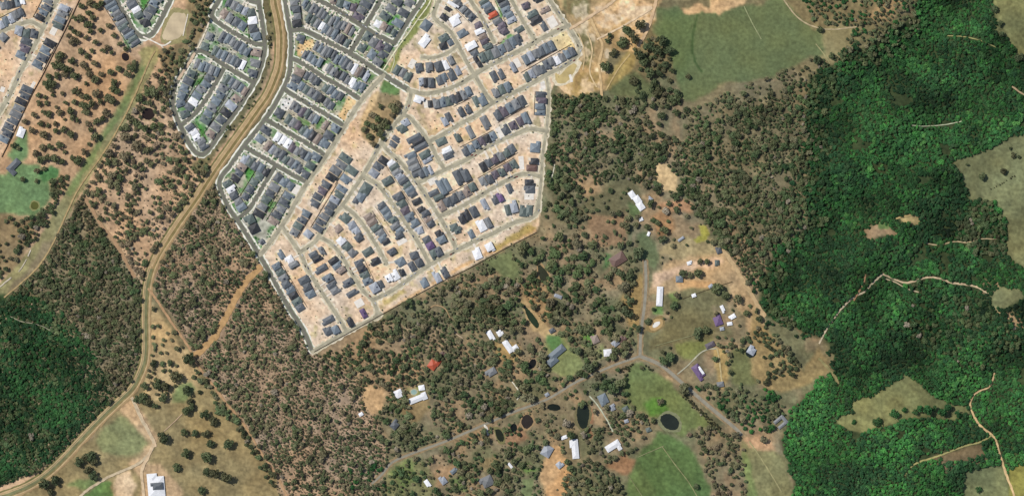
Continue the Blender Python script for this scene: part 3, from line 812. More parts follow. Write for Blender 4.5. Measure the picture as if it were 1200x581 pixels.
NR(449,188,438,203,11,'kdl',phrase='in the short row below the park trees')
NR(458,191,483,228,11,'wngldnbd',phrase='in the long row left of the central street')
N([(454,212,8,12,30,'n')],'alone between two bare central lots')
N([(428,222,11,15,58,'n'),(423,230,9,13,58,'b'),(417,235,6,8,58,'d')],'in the cluster by the bare central triangle')
NR(466,231,485,262,12,'dnpbb',phrase='in the row left of the lower central street')
N([(488,236,6,10,25,'k')],'small, alone right of the middle lane')
NR(494,245,505,262,10,'kdtd',phrase='in the row of four right of the middle lane')
N([(491,270,8,9,20,'l')],'alone below the row of four')
NR(447,241,468,270,11,'dbbngb',phrase='in the right half of the twin row block')
NR(432,254,449,279,12,'ttngb',phrase='in the left half of the twin row block')
N([(452,283,6,9,30,'k')],'at the lower end of the twin row block')
N([(467,276,6,10,30,'d')],'beside the white slab below the twin rows')
N([(459,295,7,10,30,'d')],'alone right of the cul-de-sac')
N([(469,307,9,11,30,'b'),(485,299,8,9,20,'d'),(491,308,8,10,-62,'d'),(483,312,7,11,-60,'d'),(471,319,6,9,-62,'k')],'in the cluster above the bottom road')
N([(463,322,8,12,-60,'w'),(456,326,7,9,-60,'w')],'in the white pair above the bottom road')
N([(497,331,8,11,-62,'b'),(512,324,7,14,-62,'l'),(521,319,7,13,-62,'d')],'in the trio below the bottom road')
N([(500,281,8,9,30,'d'),(504,288,8,9,30,'v'),(508,298,7,11,-62,'n'),(514,295,7,11,-62,'d')],'in the cluster with a purple roof')
N([(515,274,9,9,30,'k'),(517,281,8,11,25,'b')],'in the pair left of the lower junction')
N([(475,144,8,9,30,'l'),(471,151,9,11,30,'n')],'in the pair below the park corner')
N([(464,163,6,9,-35,'d'),(460,169,6,9,-35,'d')],'in the small pair beside the park trees')
N([(485,162,6,17,28,'d'),(489,167,6,18,28,'k'),(493,172,6,16,28,'d')],'in the large dark trio at the centre')
NR(480,183,489,203,14,'bggd',phrase='in the column right of the dark trio')
N([(498,181,8,13,30,'n'),(502,187,5,14,30,'l')],'in the pair below the dark trio')
N([(493,203,6,10,-62,'d'),(499,201,5,11,-62,'b'),(504,199,4,11,-62,'l')],'in the trio above the short cross street')
N([(523,176,6,12,25,'w'),(526,182,7,13,25,'d'),(517,166,8,12,25,'n')],'in the trio at the middle crossing')
N([(536,161,6,10,-62,'n'),(551,155,6,15,-62,'g'),(569,144,8,16,-62,'g')],'spaced along the sand below the middle road')
NR(583,135,612,119,13,'dpbgd',phrase='in the row of five under the middle road')
NR(545,177,578,160,11,'dbbpkb',phrase='in the row of six above the cross road')
NR(592,152,610,142,12,'dpp',phrase='in the row beside a pale empty slab')
N([(616,139,7,14,-65,'b')],'beside the east boundary lane corner')
NR(634,111,633,132,12,'dpbb',phrase='in the column along the east boundary lane')
N([(627,172,11,13,85,'b')],'on the east boundary by a weedy verge')
NR(566,195,600,175,11,'kdpgnd',phrase='in the row of six below the cross road')
NR(566,213,602,193,11,'gdpnpn',phrase='in the back row of the six-house block')
N([(625,189,7,10,0,'k'),(623,197,7,12,-3,'q')],'in the dark pair on the east boundary')
N([(621,214,7,12,0,'k'),(620,222,8,12,0,'d')],'in the lower pair on the east boundary')
N([(613,247,8,13,85,'n'),(620,247,7,13,85,'n'),(602,242,8,14,-75,'l'),(595,246,6,12,-75,'n')],'in the cluster at the lower right corner')
N([(597,221,6,11,-65,'d')],'alone on sand near the lower right corner')
N([(580,234,7,10,-62,'d'),(586,231,6,11,-62,'v')],'in the pair with a bright purple roof')
N([(568,240,6,14,-62,'l')],'long, between two bare lots lower right')
N([(541,256,7,11,-62,'k'),(547,252,7,13,-62,'k'),(555,248,8,12,-62,'d')],'in the near-black trio')
N([(533,266,8,11,20,'n'),(537,270,6,9,20,'n')],'in the pair below the near-black trio')
N([(552,274,6,10,-62,'b'),(564,264,9,14,-62,'w'),(572,261,6,12,-62,'g')],'above the bottom road, right part')
N([(559,297,9,13,-68,'w'),(574,290,9,11,-62,'w')],'in the white pair below the bottom road')
N([(517,219,7,19,-62,'b'),(523,216,6,17,-62,'b'),(508,226,6,12,25,'d'),(514,231,6,12,25,'n')],'in the cluster right of the diagonal street')
N([(537,208,8,17,-62,'d'),(545,204,8,17,-62,'d')],'in the large twin dark pair')
NR(517,241,554,220,12,'tddgtn',phrase='in the row under the large dark pair')
NR(511,121,526,118,12,'gbn',phrase='in the upper row beside the big sand lot')
NR(531,117,549,108,12,'dkgb',phrase='in the row below the curved collector road')
N([(491,117,8,11,-20,'w'),(504,122,5,8,-85,'k')],'above the big sand lot')
N([(521,142,6,11,-62,'l'),(526,138,6,12,-62,'d'),(540,131,6,11,-62,'d'),(548,128,6,10,-62,'d'),(558,119,6,12,-62,'n'),(565,117,8,14,-62,'b')],'spaced along the upper middle road')
N([(499,30,10,12,55,'b')],'alone beside the grassy path strip')
N([(498,48,9,15,52,'w')],'large, beside the grassy path strip')
N([(520,45,8,11,30,'n'),(527,49,6,9,-60,'b'),(519,54,7,8,20,'k')],'in the trio in the crescent')
N([(531,6,4,14,-32,'w'),(525,11,5,8,-32,'k'),(521,21,7,10,-35,'k')],'by the top bend of the crescent road')
N([(534,24,11,13,30,'w')],'largest, by the crescent road')
NR(534,2,552,20,10,'gdgdd',phrase='in the row at the top middle')
N([(560,30,7,9,30,'p'),(562,37,6,11,25,'w'),(565,43,6,10,25,'t'),(568,49,6,10,25,'p'),(571,55,6,11,25,'n')],'in the column above the collector road')
N([(542,39,8,12,30,'b')],'alone between two bare lots above the collector')
N([(552,54,8,13,28,'w')],'by bare sand above the collector')
NR(567,2,573,12,12,'nbd',phrase='in the top row right of the upper lane')
N([(577,18,6,12,28,'r')],'in a grey row, the only red one')
NR(583,25,590,37,11,'gpp',phrase='below the red-orange roof')
NR(587,-1,599,24,12,'kdbbl',phrase='in the column right of the red-orange roof')
N([(556,63,7,9,30,'d'),(558,70,5,8,-60,'k'),(562,76,5,7,-60,'k')],'in the small trio by the collector corner')
NR(566,69,588,58,13,'nngb',phrase='in the row above the collector road')
NR(595,54,608,47,13,'gbd',phrase='in the right row above the collector road')
N([(608,35,6,11,30,'n')],'between two lots by the second upper lane')
N([(616,7,7,9,25,'p'),(630,0,6,11,25,'k'),(623,17,7,13,28,'n'),(627,24,7,14,28,'k'),(638,12,6,12,25,'t'),(637,31,6,11,-60,'d')],'in the scattered group at the top right corner')
NR(616,70,646,54,12,'blgdbb',phrase='in the upper row near the roundabout corner')
NR(617,90,670,60,12,'nlgddgwgbd',phrase='in the lower row near the roundabout corner')
N([(601,79,5,12,-62,'l')],'narrow, beside an unfinished brick slab')
N([(579,90,7,13,-62,'d'),(587,87,6,12,-62,'d')],'in the dark pair below the collector road')
NR(581,109,595,102,12,'gnb',phrase='in the row of three above the middle road')
NR(465,82,478,89,12,'ngn',phrase='in the row at the foot of the path strip')
N([(491,80,8,11,-80,'d'),(503,79,8,11,-85,'g'),(514,78,9,11,-70,'d'),(522,76,6,12,-62,'w'),(528,71,6,10,-62,'g')],'in the crescent inner row')
N([(494,96,6,9,-85,'l'),(499,97,6,11,-85,'k'),(505,97,7,11,-88,'d'),(515,94,7,11,-70,'d'),(521,91,6,10,-62,'b'),(529,88,8,13,-62,'d'),(536,83,6,11,-62,'l')],'in the crescent outer row')
SLABS += [(483,75,7,11,60,'s'),(499,122,5,9,-80,'s'),(611,191,6,16,-85,'s'),(586,156,6,14,-62,'s'),(471,283,6,12,30,'s'),(421,355,9,10,30,'s'),(606,74,7,11,-62,'s'),
          (647,26,10,13,-60,'s'),(620,230,8,11,0,'s'),(506,212,9,9,-62,'s'),(444,330,3,4,0,'s'),(669,92,9,3,15,'s')]
for k, (x, y, w, d, a, ph) in enumerate(SLABS):
    v, f = [], []
    box(v, f, -w * S / 2, w * S / 2, -d * S / 2, d * S / 2, -.3, .32)
    o = mesh_obj('house_slab', v, f, mat_slab)
    o.location = Wp(x, y, 0); o.rotation_euler = (0, 0, math.radians(a - 90))
    tag(o, None, None, None, 'structure')
tag(mesh_obj('driveway', DRIVES_V, DRIVES_F, new_mat('driveway_concrete', C(244,232,212), .9, .2, .12, .3)), 'pale concrete driveways between houses and streets', None, None, 'structure')

# paved and trampled pale ground round the houses, then the colour map goes onto the ground sheet
AP = np.zeros((RH, RW))
for (x, y, r, w, d, a_) in HOUSES:
    if random.random() < .2: continue
    ca_, sa_ = math.cos(math.radians(a_)), math.sin(math.radians(a_))
    w_ = (slice(max(0, int(y + M - r - 6)), int(y + M + r + 7)), slice(max(0, int(x + M - r - 6)), int(x + M + r + 7)))
    dx_, dy_ = GX[w_] - x, -(GY[w_] - y)
    u_ = np.abs(dx_ * ca_ + dy_ * sa_) - d / 2; v_ = np.abs(-dx_ * sa_ + dy_ * ca_) - w / 2
    AP[w_] = np.maximum(AP[w_], np.clip(1.6 - np.maximum(u_, v_) / random.uniform(1.0, 2.2), 0, 1) * random.uniform(.4, 1))
AP = np.clip(blur(AP) * (.65 + .5 * vnoise(4, 48, 2)), 0, 1)[..., None] * np.where(om, .5, .6)[..., None]
G[:] = G * (1 - AP) + np.array((250,240,222)) * AP
# mottling
mot = (n2 - .5) * .30 + (n3 - .5) * .26 + (vnoise(2.2, 49, 1) - .5) * .16
mot *= 1 - .55 * blur(pmask(FIELD), 6)
G *= (1 + mot)[..., None]
G[..., 0] *= 1 + (n1 - .5) * .10
G[..., 2] *= 1 - (n1 - .5) * .12
G = np.clip(G, 5, 255)
Gl = np.where(G / 255 <= .04045, G / 255 / 12.92, ((G / 255 + .055) / 1.055) ** 2.4) * K

me = ground.data
ix = np.clip((PX + M).astype(int), 0, RW - 1); iy = np.clip((PY + M).astype(int), 0, RH - 1)
cl = np.concatenate([Gl[iy, ix].reshape(-1, 3), np.ones((len(V), 1))], 1).astype(np.float32)
ca = me.color_attributes.new('soil', 'FLOAT_COLOR', 'POINT')
ca.data.foreach_set('color', cl.ravel())

# --- rural properties: (px,py,w,d,ang,code,label,wings)
RUG = None
def rural(px, py, w, d, ang, code, label, name='farmhouse', cat='house', wings=None):
    return house(px, py, w, d, ang, code, label, name, cat, None, False, wings)
r_ = rural(183,568,19,27,95,'w','big white roofed shed on bare dirt at the bottom left','shed','shed')
rural(184,569,8,14,5,'d','charcoal roof annex set across the big white shed','roof_annex','shed').location.z += 3.4
rural(508,426,11,15,55,'r','red-orange roofed house among the trees below the estate',wings=[(-5,5,-7,4),(-1,6,0,8)])
rural(519,414,5,6,30,'q','small brown-red outbuilding beside the red-orange roof','outbuilding','shed')
rural(575,393,6,12,120,'w','long white shed left of the white L-shaped farmhouse','shed','shed')
rural(586,390,7,7,30,'w','small square white shed above the white L-shaped farmhouse','shed','shed')
rural(595,406,12,16,125,'w','white L-shaped farmhouse in the bush below the estate',wings=[(-3,4,-8,8),(2,10,-9,-3)])
rural(467,461,9,9,25,'w','square white shed left of the white house with a pool','shed','shed')
rural(490,467,8,22,22,'w','long white house beside a small pale pool',wings=[(-4,3,-11,11),(-5,4,5,11)])
rural(494,454,6,7,10,'w','small white garage above the long white house','garage','shed')
rural(463,497,8,11,50,'d','charcoal bush house in a clearing left of the rural road')
rural(651,414,9,20,40,'b','large grey blue house on a lawn beside the narrow dam',wings=[(-4.5,4.5,-9,13),(0,9,-15,-2)])
rural(697,397,8,10,115,'t','taupe house in the garden trees above the T junction')
rural(712,413,8,9,5,'w','square white house above the T junction')
rural(721,402,7,8,40,'l','pale grey house between white and brown roofs')
rural(729,397,7,9,45,'q','brown roofed outbuilding under trees beside the T junction','outbuilding','shed')
rural(707,468,10,13,115,'b','pale blue house beside the cream driveway')
rural(718,477,7,7,30,'l','small pale shed right of the pale blue house','shed','shed')
rural(641,528,11,13,60,'l','pale blue-white house at the bottom middle with bare yard')
rural(656,544,7,8,40,'l','small pale shed on the bare orange yard','shed','shed')
rural(674,526,8,24,95,'w','long white house with notched roof at the bottom middle',wings=[(-4,4,-11,12),(-6,2,2,11)])
rural(718,522,9,19,32,'w','white L-shaped house at the end of the cream driveway',wings=[(-4,4,-9,9),(2,9,3,8)])
rural(724,304,12,18,32,'q','brown hip-roofed house beside the dead-end road')
rural(773,347,7,22,87,'w','long narrow white shed right of the dead-end road','shed','shed')
rural(796,326,8,9,90,'b','small pale blue house on bare sandy ground')
rural(813,346,4,5,20,'w','tiny white shed by the paddock fence','shed','shed')
rural(746,235,9,26,125,'w','white farmhouse with several wings in the northern bush',wings=[(-4,4,-13,-3),(-3,5,-5,5),(-4,3,4,13)])
rural(751,257,4,5,20,'w','tiny white shed below the northern white farmhouse','shed','shed')
rural(841,375,9,12,110,'v','purple grey house left of the white sheds')
rural(847,362,4,9,115,'w','small white shed above the purple grey house','shed','shed')
rural(858,371,5,8,30,'w','white shed right of the purple grey house','shed','shed')
rural(855,379,4,6,10,'w','tiny white shed below the other white sheds','shed','shed')
rural(832,404,6,11,25,'p','purple roofed house at the bend of the drive')
rural(819,436,9,19,125,'v','long purple house below the drive, with a white roof panel')
rural(821,434,4,10,125,'w','white panelled awning on the long purple house','awning','awning').location.z += 1.6
rural(844,450,6,8,10,'g','grey shed at the end of the yellow drive','shed','shed')
rural(881,410,9,10,60,'l','pale domed shed beside dark water in the scrub','shed','shed')
rural(915,494,12,14,40,'g','grey farmhouse compound beside the eastern forest',wings=[(-6,6,3,7),(-6,-2,-7,4),(2,6,-7,4)])
rural(570,564,12,15,25,'g','grey hip-roofed house at the bottom edge')
rural(519,562,7,10,125,'l','pale blue house near the bottom edge')
rural(501,566,5,9,125,'w','small white shed near the bottom left track','shed','shed')
rural(25,155,8,12,70,'w','white shed below the corner estate','shed','shed')
rural(16,194,9,18,45,'d','charcoal L-shaped homestead on the green lawn',wings=[(-4,4,-9,9),(-2,9,-9,-3)])
rural(423,485,4,5,30,'w','tiny white shed on the bare patch in the woodland','shed','shed')
rural(840,308,5,7,90,'n','green-grey shed on the sandy track','shed','shed')
rural(842,293,6,8,110,'d','charcoal shed where the sandy track begins','shed','shed')
rural(808,308,4,6,20,'w','tiny white van-sized shed on the sandy strip','shed','shed')
rural(647,387,5,7,30,'d','dark small shed beside the narrow dam','shed','shed')
rural(654,347,4,9,160,'l','pale shed in the scrub near the teardrop dam','shed','shed')
rural(760,503,5,6,20,'n','green-grey shed left of the oval dam','shed','shed')
rural(532,551,5,9,40,'b','blue-grey shed near the bottom gardens','shed','shed')
rural(598,545,3,7,130,'w','thin white shed between trees at the bottom','shed','shed')
rural(734,493,4,5,20,'l','small pale shed between garden trees and oval dam','shed','shed')
rural(661,512,4,7,20,'w','tiny white shed above the long notched white house','shed','shed')
rural(733,479,6,7,30,'n','green-grey garden shed right of the pale blue house','shed','shed')
rural(833,335,4,6,40,'l','pale shed on the fence line of the sandy block','shed','shed')
rural(798,280,3,8,35,'l','narrow pale shed beside the yellow grass patch','shed','shed')
rural(762,233,4,6,140,'l','small pale shed right of the northern white farmhouse','shed','shed')
rural(760,274,3,5,70,'w','tiny white shed beside the grassy track','shed','shed')
rural(846,385,4,5,10,'l','tiny pale shed below the purple grey house','shed','shed')
rural(575,436,8,13,30,'g','grey roof in a small clearing of the bush')
rural(641,462,4,5,30,'l','tiny pale shed beside the rural road','shed','shed')

# ------------------------------------------------------------------ parked cars
CARC = dict(white=(240,240,238), black=(34,34,38), silver=(176,180,184), red=(150,44,38), blue=(60,82,124))
CARM = {k: new_mat('car_paint_' + k, C(*v), .35, .5, .04, 1.0) for k, v in CARC.items()}
mat_glass = new_mat('car_glass', C(36,40,46), .15, .5, .05, 1.0)
mat_tyre = new_mat('tyre_rubber', C(34,34,34), .9, .2, .1, 2.0)
def car_meshes():
    prof = [(-2.2,.35),(-2.25,.8),(-1.9,.98),(1.1,.98),(2.1,.82),(2.25,.4)]
    cab = [(-1.85,.97),(-1.45,1.48),(.35,1.5),(1.15,.97)]
    def ext(p, hw, tp):
        n = len(p); v = [(x, -hw * (1 if z < 1.2 else tp), z) for x, z in p] + [(x, hw * (1 if z < 1.2 else tp), z) for x, z in p]
        f = [tuple(range(n)), tuple(range(2 * n - 1, n - 1, -1))] + [(i, i + n, (i + 1) % n + n, (i + 1) % n) for i in range(n)]
        return v, f
    out = []
    for nm, (v, f) in (('body', ext(prof, .9, 1)), ('cabin', ext(cab, .82, .8)), ('roof_panel', ext([(-1.4,1.49),(-1.35,1.53),(.25,1.55),(.32,1.51)], .66, 1))):
        m_ = D.meshes.new(nm); m_.from_pydata(v, [], f); out.append(m_)
    v, f = [], []
    for k in range(10): v += [(.33 * math.cos(k * .6283), -.1, .33 * math.sin(k * .6283)), (.33 * math.cos(k * .6283), .1, .33 * math.sin(k * .6283))]
    f = [(2 * k, 2 * k + 1, (2 * k + 3) % 20, (2 * k + 2) % 20) for k in range(10)] + [tuple(range(0, 20, 2)), tuple(range(19, 0, -2))]
    m_ = D.meshes.new('wheel'); m_.from_pydata(v, [], f); m_.materials.append(mat_tyre); out.append(m_)
    return out
CB, CC, CR, CW = car_meshes()
CC.materials.append(mat_glass); CB.materials.append(None); CR.materials.append(None)
def car(x, y, ang, colour, label):
    root = D.objects.new('parked_car', None); COL.objects.link(root)
    root.location = Wp(x, y, .42); root.rotation_euler = (0, 0, ang)
    tag(root, label, 'car', 'cars parked along the estate streets')
    for nm, m_ in (('body', CB), ('cabin', CC), ('roof_panel', CR)):
        o = D.objects.new(nm, m_); COL.objects.link(o); o.parent = root
        if nm != 'cabin': o.material_slots[0].link = 'OBJECT'; o.material_slots[0].material = CARM[colour]
    for wx in (-1.4, 1.4):
        for wy in (-.82, .82):
            o = D.objects.new('wheel', CW); COL.objects.link(o); o.parent = root; o.location = (wx, wy, .33)
def cars_on(pt, phrase, n):
    r = min(ROADS, key=lambda q: np.min(np.hypot(q['l'][:, 0] - pt[0], q['l'][:, 1] - pt[1])))
    l_ = r['l']; l_ = l_[(l_[:, 0] > 4) & (l_[:, 1] > 4)]
    ks = sorted(random.sample(range(3, len(l_) - 3), n), key=lambda k: l_[k][0])
    for i, k in enumerate(ks):
        t = l_[k + 1] - l_[k - 1]; t = t / np.linalg.norm(t); sd = random.choice((-1, 1)) * (r['w'] / 2 - .9)
        p = l_[k] + np.array([-t[1], t[0]]) * sd
        c_ = random.choice(['white', 'white', 'black', 'black', 'silver', 'red', 'blue'])
        car(p[0], p[1], math.atan2(-t[1], t[0]) + (math.pi if random.random() < .5 else 0), c_, 'small %s car, %s from left on %s' % (c_, ORD[i], phrase))
for pt, ph, n in (((590,163),'the cross road of the new estate',9),((560,231),'the lower cross street',7),((540,290),'the bottom road of the new estate',10),((540,145),'the middle road of the new estate',12),
                  ((475,261),'the central diagonal street',6),((508,243),'the second diagonal street',8),((590,69),'the collector road',8),((396,371),'the street nearest the woodland edge',6),
                  ((425,340),'the third lower street',6),((420,225),'the middle street through the new estate',7),((563,18),'the upper lane by the red roof',4),((370,127),'the sixth older street',4),((395,12),'the top older street',5),((22,88),'the corner estate road',6)):
    cars_on(pt, ph, n)

# ------------------------------------------------------------------ dams and ponds
mat_w = {}
def pond(pts, col, label, rim=None, name='dam'):
    L = smooth_line(list(pts) + [pts[0]], 1.5)[:-1]
    c = L.mean(0)
    L = c + (L - c) * np.array([1 + random.uniform(-.05, .05) for _ in L])[:, None]
    key = col
    if key not in mat_w: mat_w[key] = new_mat('pond_water', C(*col), .18, .25, .2, .05)
    if rim:
        ph = [random.uniform(0, 6.28) for _ in range(3)]
        def wob_(p):
            t = math.atan2(p[1] - c[1], p[0] - c[0])
            return 1.34 + .09 * math.sin(2 * t + ph[0]) + .07 * math.sin(3 * t + ph[1]) + .05 * math.sin(5 * t + ph[2]) + random.uniform(-.03, .03)
        v = [Wp(*(c + (p - c) * wob_(p)), .05) for p in L]
        tag(mesh_obj('dam_bank', v, [tuple(range(len(v)))], new_mat('bank_soil', C(*rim), .95, .1, .2, .2)), None, None, None, 'structure')
    v = [Wp(p[0], p[1], .09 if name != 'rubble_heap' else .2) for p in L]
    o = mesh_obj(name, v, [tuple(range(len(v)))], mat_w[key])
    tag(o, label, None, None, 'structure')
def ell(cx, cy, a, b, ang=0, n=12):
    t = math.radians(ang)
    return [(cx + a * math.cos(k) * math.cos(t) - b * math.sin(k) * math.sin(t), cy - (a * math.cos(k) * math.sin(t) + b * math.sin(k) * math.cos(t))) for k in [2 * math.pi * i / n for i in range(n)]]
pond([(630,309),(636,313),(642,320),(643.5,326),(639,329),(634,328),(631,321)], (58,60,40), 'teardrop dam of dark water in the middle scrub', (186,156,112))
pond([(613,356),(619,362),(626,370),(632,380),(630,384),(625,381),(618,371)], (48,62,38), 'long narrow dark green dam')
pond([(612,489),(618,485),(625,492),(622,499),(616,502),(611,496)], (56,48,40), 'diamond-shaped dark dam by the rural road', (176,148,108))
pond([(677,476),(684,473),(690,478),(690,490),(687,501),(680,500),(676,488)], (38,46,34), 'tall dark dam above the white houses', (126,118,84))
pond([(580,503),(586,503),(591,512),(589,517),(583,514)], (40,44,26), 'small olive dam below the rural road', (130,126,84))
pond(ell(602,501,4,5), (26,30,22), 'tiny round dark dam by the rural road')
pond(ell(649,477,8,4,-5), (30,36,24), 'flat dark dam beside the rural road')
pond(ell(785,494,12,8.5,-35), (44,50,42), 'oval dam with a pale rim in the lower paddock', (140,142,106))
pond(ell(147,67,4.2,5,30), (40,30,26), 'small square black dam in the brown paddock', (186,150,112))
pond(ell(174,134,7.5,7,20,8), (48,36,28), 'large square dark brown dam among the trees', (196,170,134))
pond(ell(624,426,4,6,-25), (30,28,22), 'small dark dam below the white L-shaped farmhouse')
pond(ell(40.5,241,4.6,4.8), (96,98,44), 'round olive pond on the green lawn', (150,150,100))
pond(ell(652,292,3.6,4.2), (78,70,42), 'tiny brown pond in the middle scrub')
pond(ell(880,412,6.5,7), (34,44,40), 'dark pond beside the pale domed shed')
pond(ell(485,459,3.6,3), (150,176,164), 'small pale green pool beside the long white house', (196,186,150), 'pool')
pond([(204,15),(215,16),(219,21),(217,30),(214,40),(207,46),(198,47.5),(191,46),(190.5,40),(195,29),(199.5,20)], (214,194,158), 'dry sandy oval reserve', (166,156,110), 'oval_ground')
mat_w[(214,194,158)].node_tree.nodes['Principled BSDF'].inputs['Roughness'].default_value = .95
pond(ell(769,380,9,6,35), (196,164,112), 'tan oval ring with pale rubble', (150,130,88), 'sand_ring')
mat_w[(196,164,112)].node_tree.nodes['Principled BSDF'].inputs['Roughness'].default_value = .95
pond([(650,83),(656,88),(664,80),(672,74),(676,78),(668,92),(660,98),(652,96)], (206,184,126), 'sand turning loop beside the last street', (236,222,190), 'turning_loop')
mat_w[(206,184,126)].node_tree.nodes['Principled BSDF'].inputs['Roughness'].default_value = .95

FM = {}
pond(ell(769,380,5.2,2.6,35), (238,234,224), 'pale rubble heap inside the tan oval ring', None, 'rubble_heap')
mat_w[(238,234,224)].node_tree.nodes['Principled BSDF'].inputs['Roughness'].default_value = .95
# boundary fence between the new estate and the bush
def fence(pts, label, h=2.2, hw=.35, col=(58,44,36), name='boundary_fence'):
    L = smooth_line(pts, 4)
    v, f = [], []
    T = np.gradient(L, axis=0); T /= np.linalg.norm(T, axis=1)[:, None]
    for p, t in zip(L, T):
        n = np.array([-t[1], t[0]]) * hw / S / 2
        for q, z in ((p + n, 0), (p + n, h), (p - n, h), (p - n, 0)): v.append(Wp(q[0], q[1], z))
    for i in range(len(L) - 1):
        a = i * 4
        for k in range(3): f.append((a + k, a + k + 1, a + k + 5, a + k + 4))
    if col not in FM: FM[col] = new_mat('fence_boards', C(*col), .9, .2, .15, .3)
    tag(mesh_obj(name, v, f, FM[col]), label, 'fence')
fence([(368,412),(406,391),(444,370),(480,350),(514,331.5),(550,314),(590,292),(629,272)], 'dark boundary fence between new estate and bush', 1.9, .7, (84,68,56))
fence([(93,0),(80,28),(66,56),(50,88),(40,106),(26,134),(12,164),(2,184)], 'brown fence behind the corner estate facing the paddock', 2.2, 1.0, (92,70,52))

for p_, ph_ in FENCES:
    fence(p_, 'thin grey-brown fence behind houses ' + ph_, 1.8, .45, (104,92,78), 'back_fence')

# ------------------------------------------------------------------ trees: eight crown shapes
NV = 8
def crown_mesh(seed):
    r = random.Random(seed)
    v, f = [], []
    lobes = []
    nl = r.randint(12, 16)
    lobes.append((0, 0, 1.25, .5))
    for i in range(nl):
        a = r.uniform(0, 2 * math.pi); rad = math.sqrt(r.random()) * .66
        lobes.append((rad * math.cos(a), rad * math.sin(a) * r.uniform(.75, 1), 1.0 + r.uniform(-.15, .35) * (1.1 - rad), r.uniform(.28, .46)))
    for (lx, ly, lz, lr) in lobes:
        for k in range(34):
            u = r.uniform(-1, 1); a = r.uniform(0, 2 * math.pi); q = math.sqrt(1 - u * u)
            nrm = np.array((q * math.cos(a), q * math.sin(a), u))
            rr = lr * r.uniform(.55, 1.08)
            c = np.array((lx, ly, lz)) + nrm * rr * np.array((1, 1, .8))
            n2_ = nrm + np.array([r.gauss(0, .45), r.gauss(0, .45), r.gauss(.25, .45)]); n2_ /= np.linalg.norm(n2_)
            t = np.cross(n2_, (r.gauss(0, 1), r.gauss(0, 1), r.gauss(0, 1))); t /= np.linalg.norm(t)
            b = np.cross(n2_, t)
            s = r.uniform(.10, .19)
            e = r.uniform(.5, .9)
            i0 = len(v)
            v += [tuple(c + t * s), tuple(c + b * s * e), tuple(c - t * s), tuple(c - b * s * e)]
            f.append((i0, i0 + 1, i0 + 2, i0 + 3))
    me_ = D.meshes.new('crown'); me_.from_pydata(v, [], f)
    return me_
def trunk_mesh(seed):
    r = random.Random(seed)
    v, f = [], []
    def tube(p, q, ra, rb):
        b = len(v); n = 6
        for (c, rad) in ((p, ra), (q, rb)):
            for k in range(n): v.append((c[0] + rad * math.cos(k * 2 * math.pi / n), c[1] + rad * math.sin(k * 2 * math.pi / n), c[2]))
        for k in range(n): f.append((b + k, b + (k + 1) % n, b + n + (k + 1) % n, b + n + k))
    tube((0, 0, -.15), (0, 0, .7), .075, .05)
    for k in range(4):
        a = k * 1.57 + r.uniform(-.5, .5)
        tube((0, 0, .6), (.45 * math.cos(a), .45 * math.sin(a), 1.15 + r.uniform(-.1, .15)), .045, .018)
    me_ = D.meshes.new('trunk'); me_.from_pydata(v, [], f)
    return me_
leaf_obj = new_mat('foliage', None, .8, .15, .30, .35, attr='OBJCOLOR')
leaf_ins = new_mat('foliage_bush', None, .8, .15, .30, .35, attr=('tint', 'INSTANCER'))
bark = new_mat('bark', C(110,92,76), .9, .1, .2, 2.0)
CM = [crown_mesh(100 + i) for i in range(NV)]
TM = [trunk_mesh(200 + i) for i in range(NV)]
for m_ in CM: m_.materials.append(leaf_obj)
for m_ in TM: m_.materials.append(bark)
FOL = 2.6     # leaf faces seen from above are partly turned from the sun and shade each other
def fol(r, g, b):
    return (min(lin(r) * K * FOL, .3), min(lin(g) * K * FOL, .3), min(lin(b) * K * FOL, .3))
PAL = {
 'pad': [(82,84,58),(76,80,54),(92,86,62),(94,86,64),(70,76,50)],
 'dry': [(96,90,68),(88,86,62),(104,94,74),(84,84,58),(100,88,68),(108,92,74)],
 'bush':[(86,86,60),(80,84,58),(96,90,66),(74,80,54),(100,92,70),(76,84,54)],
 'mix': [(78,84,56),(72,80,54),(88,88,62),(68,76,52),(94,90,68),(70,84,54)],
 'olive':[(66,80,48),(72,80,52),(60,74,46),(78,82,54),(56,74,46)],
 'green':[(37,73,37),(33,67,35),(43,79,40),(38,66,36),(47,82,41),(44,71,38)],
 'deep':[(31,60,33),(27,54,31),(35,66,35),(34,57,33),(42,62,37)],
 'lush':[(44,88,40),(49,94,42),(41,82,39),(57,92,45),(41,76,39)],
 'hedge':[(50,52,34),(58,54,36),(46,54,34)],
 'dark':[(60,70,46),(66,74,48),(56,64,42),(68,68,46)],
 'scrub':[(118,104,80),(106,98,72),(128,112,88),(96,94,66),(112,102,78)],
}
cells = {}
def free(x, y, dmin):
    cx_, cy_ = int(x // 8), int(y // 8)
    for i in (-1, 0, 1):
        for j in (-1, 0, 1):
            for (a, b, r) in cells.get((cx_ + i, cy_ + j), ()):
                if (a - x) ** 2 + (b - y) ** 2 < ((dmin + r) * .5) ** 2: return False
    return True
def occupy(x, y, d): cells.setdefault((int(x // 8), int(y // 8)), []).append((x, y, d))

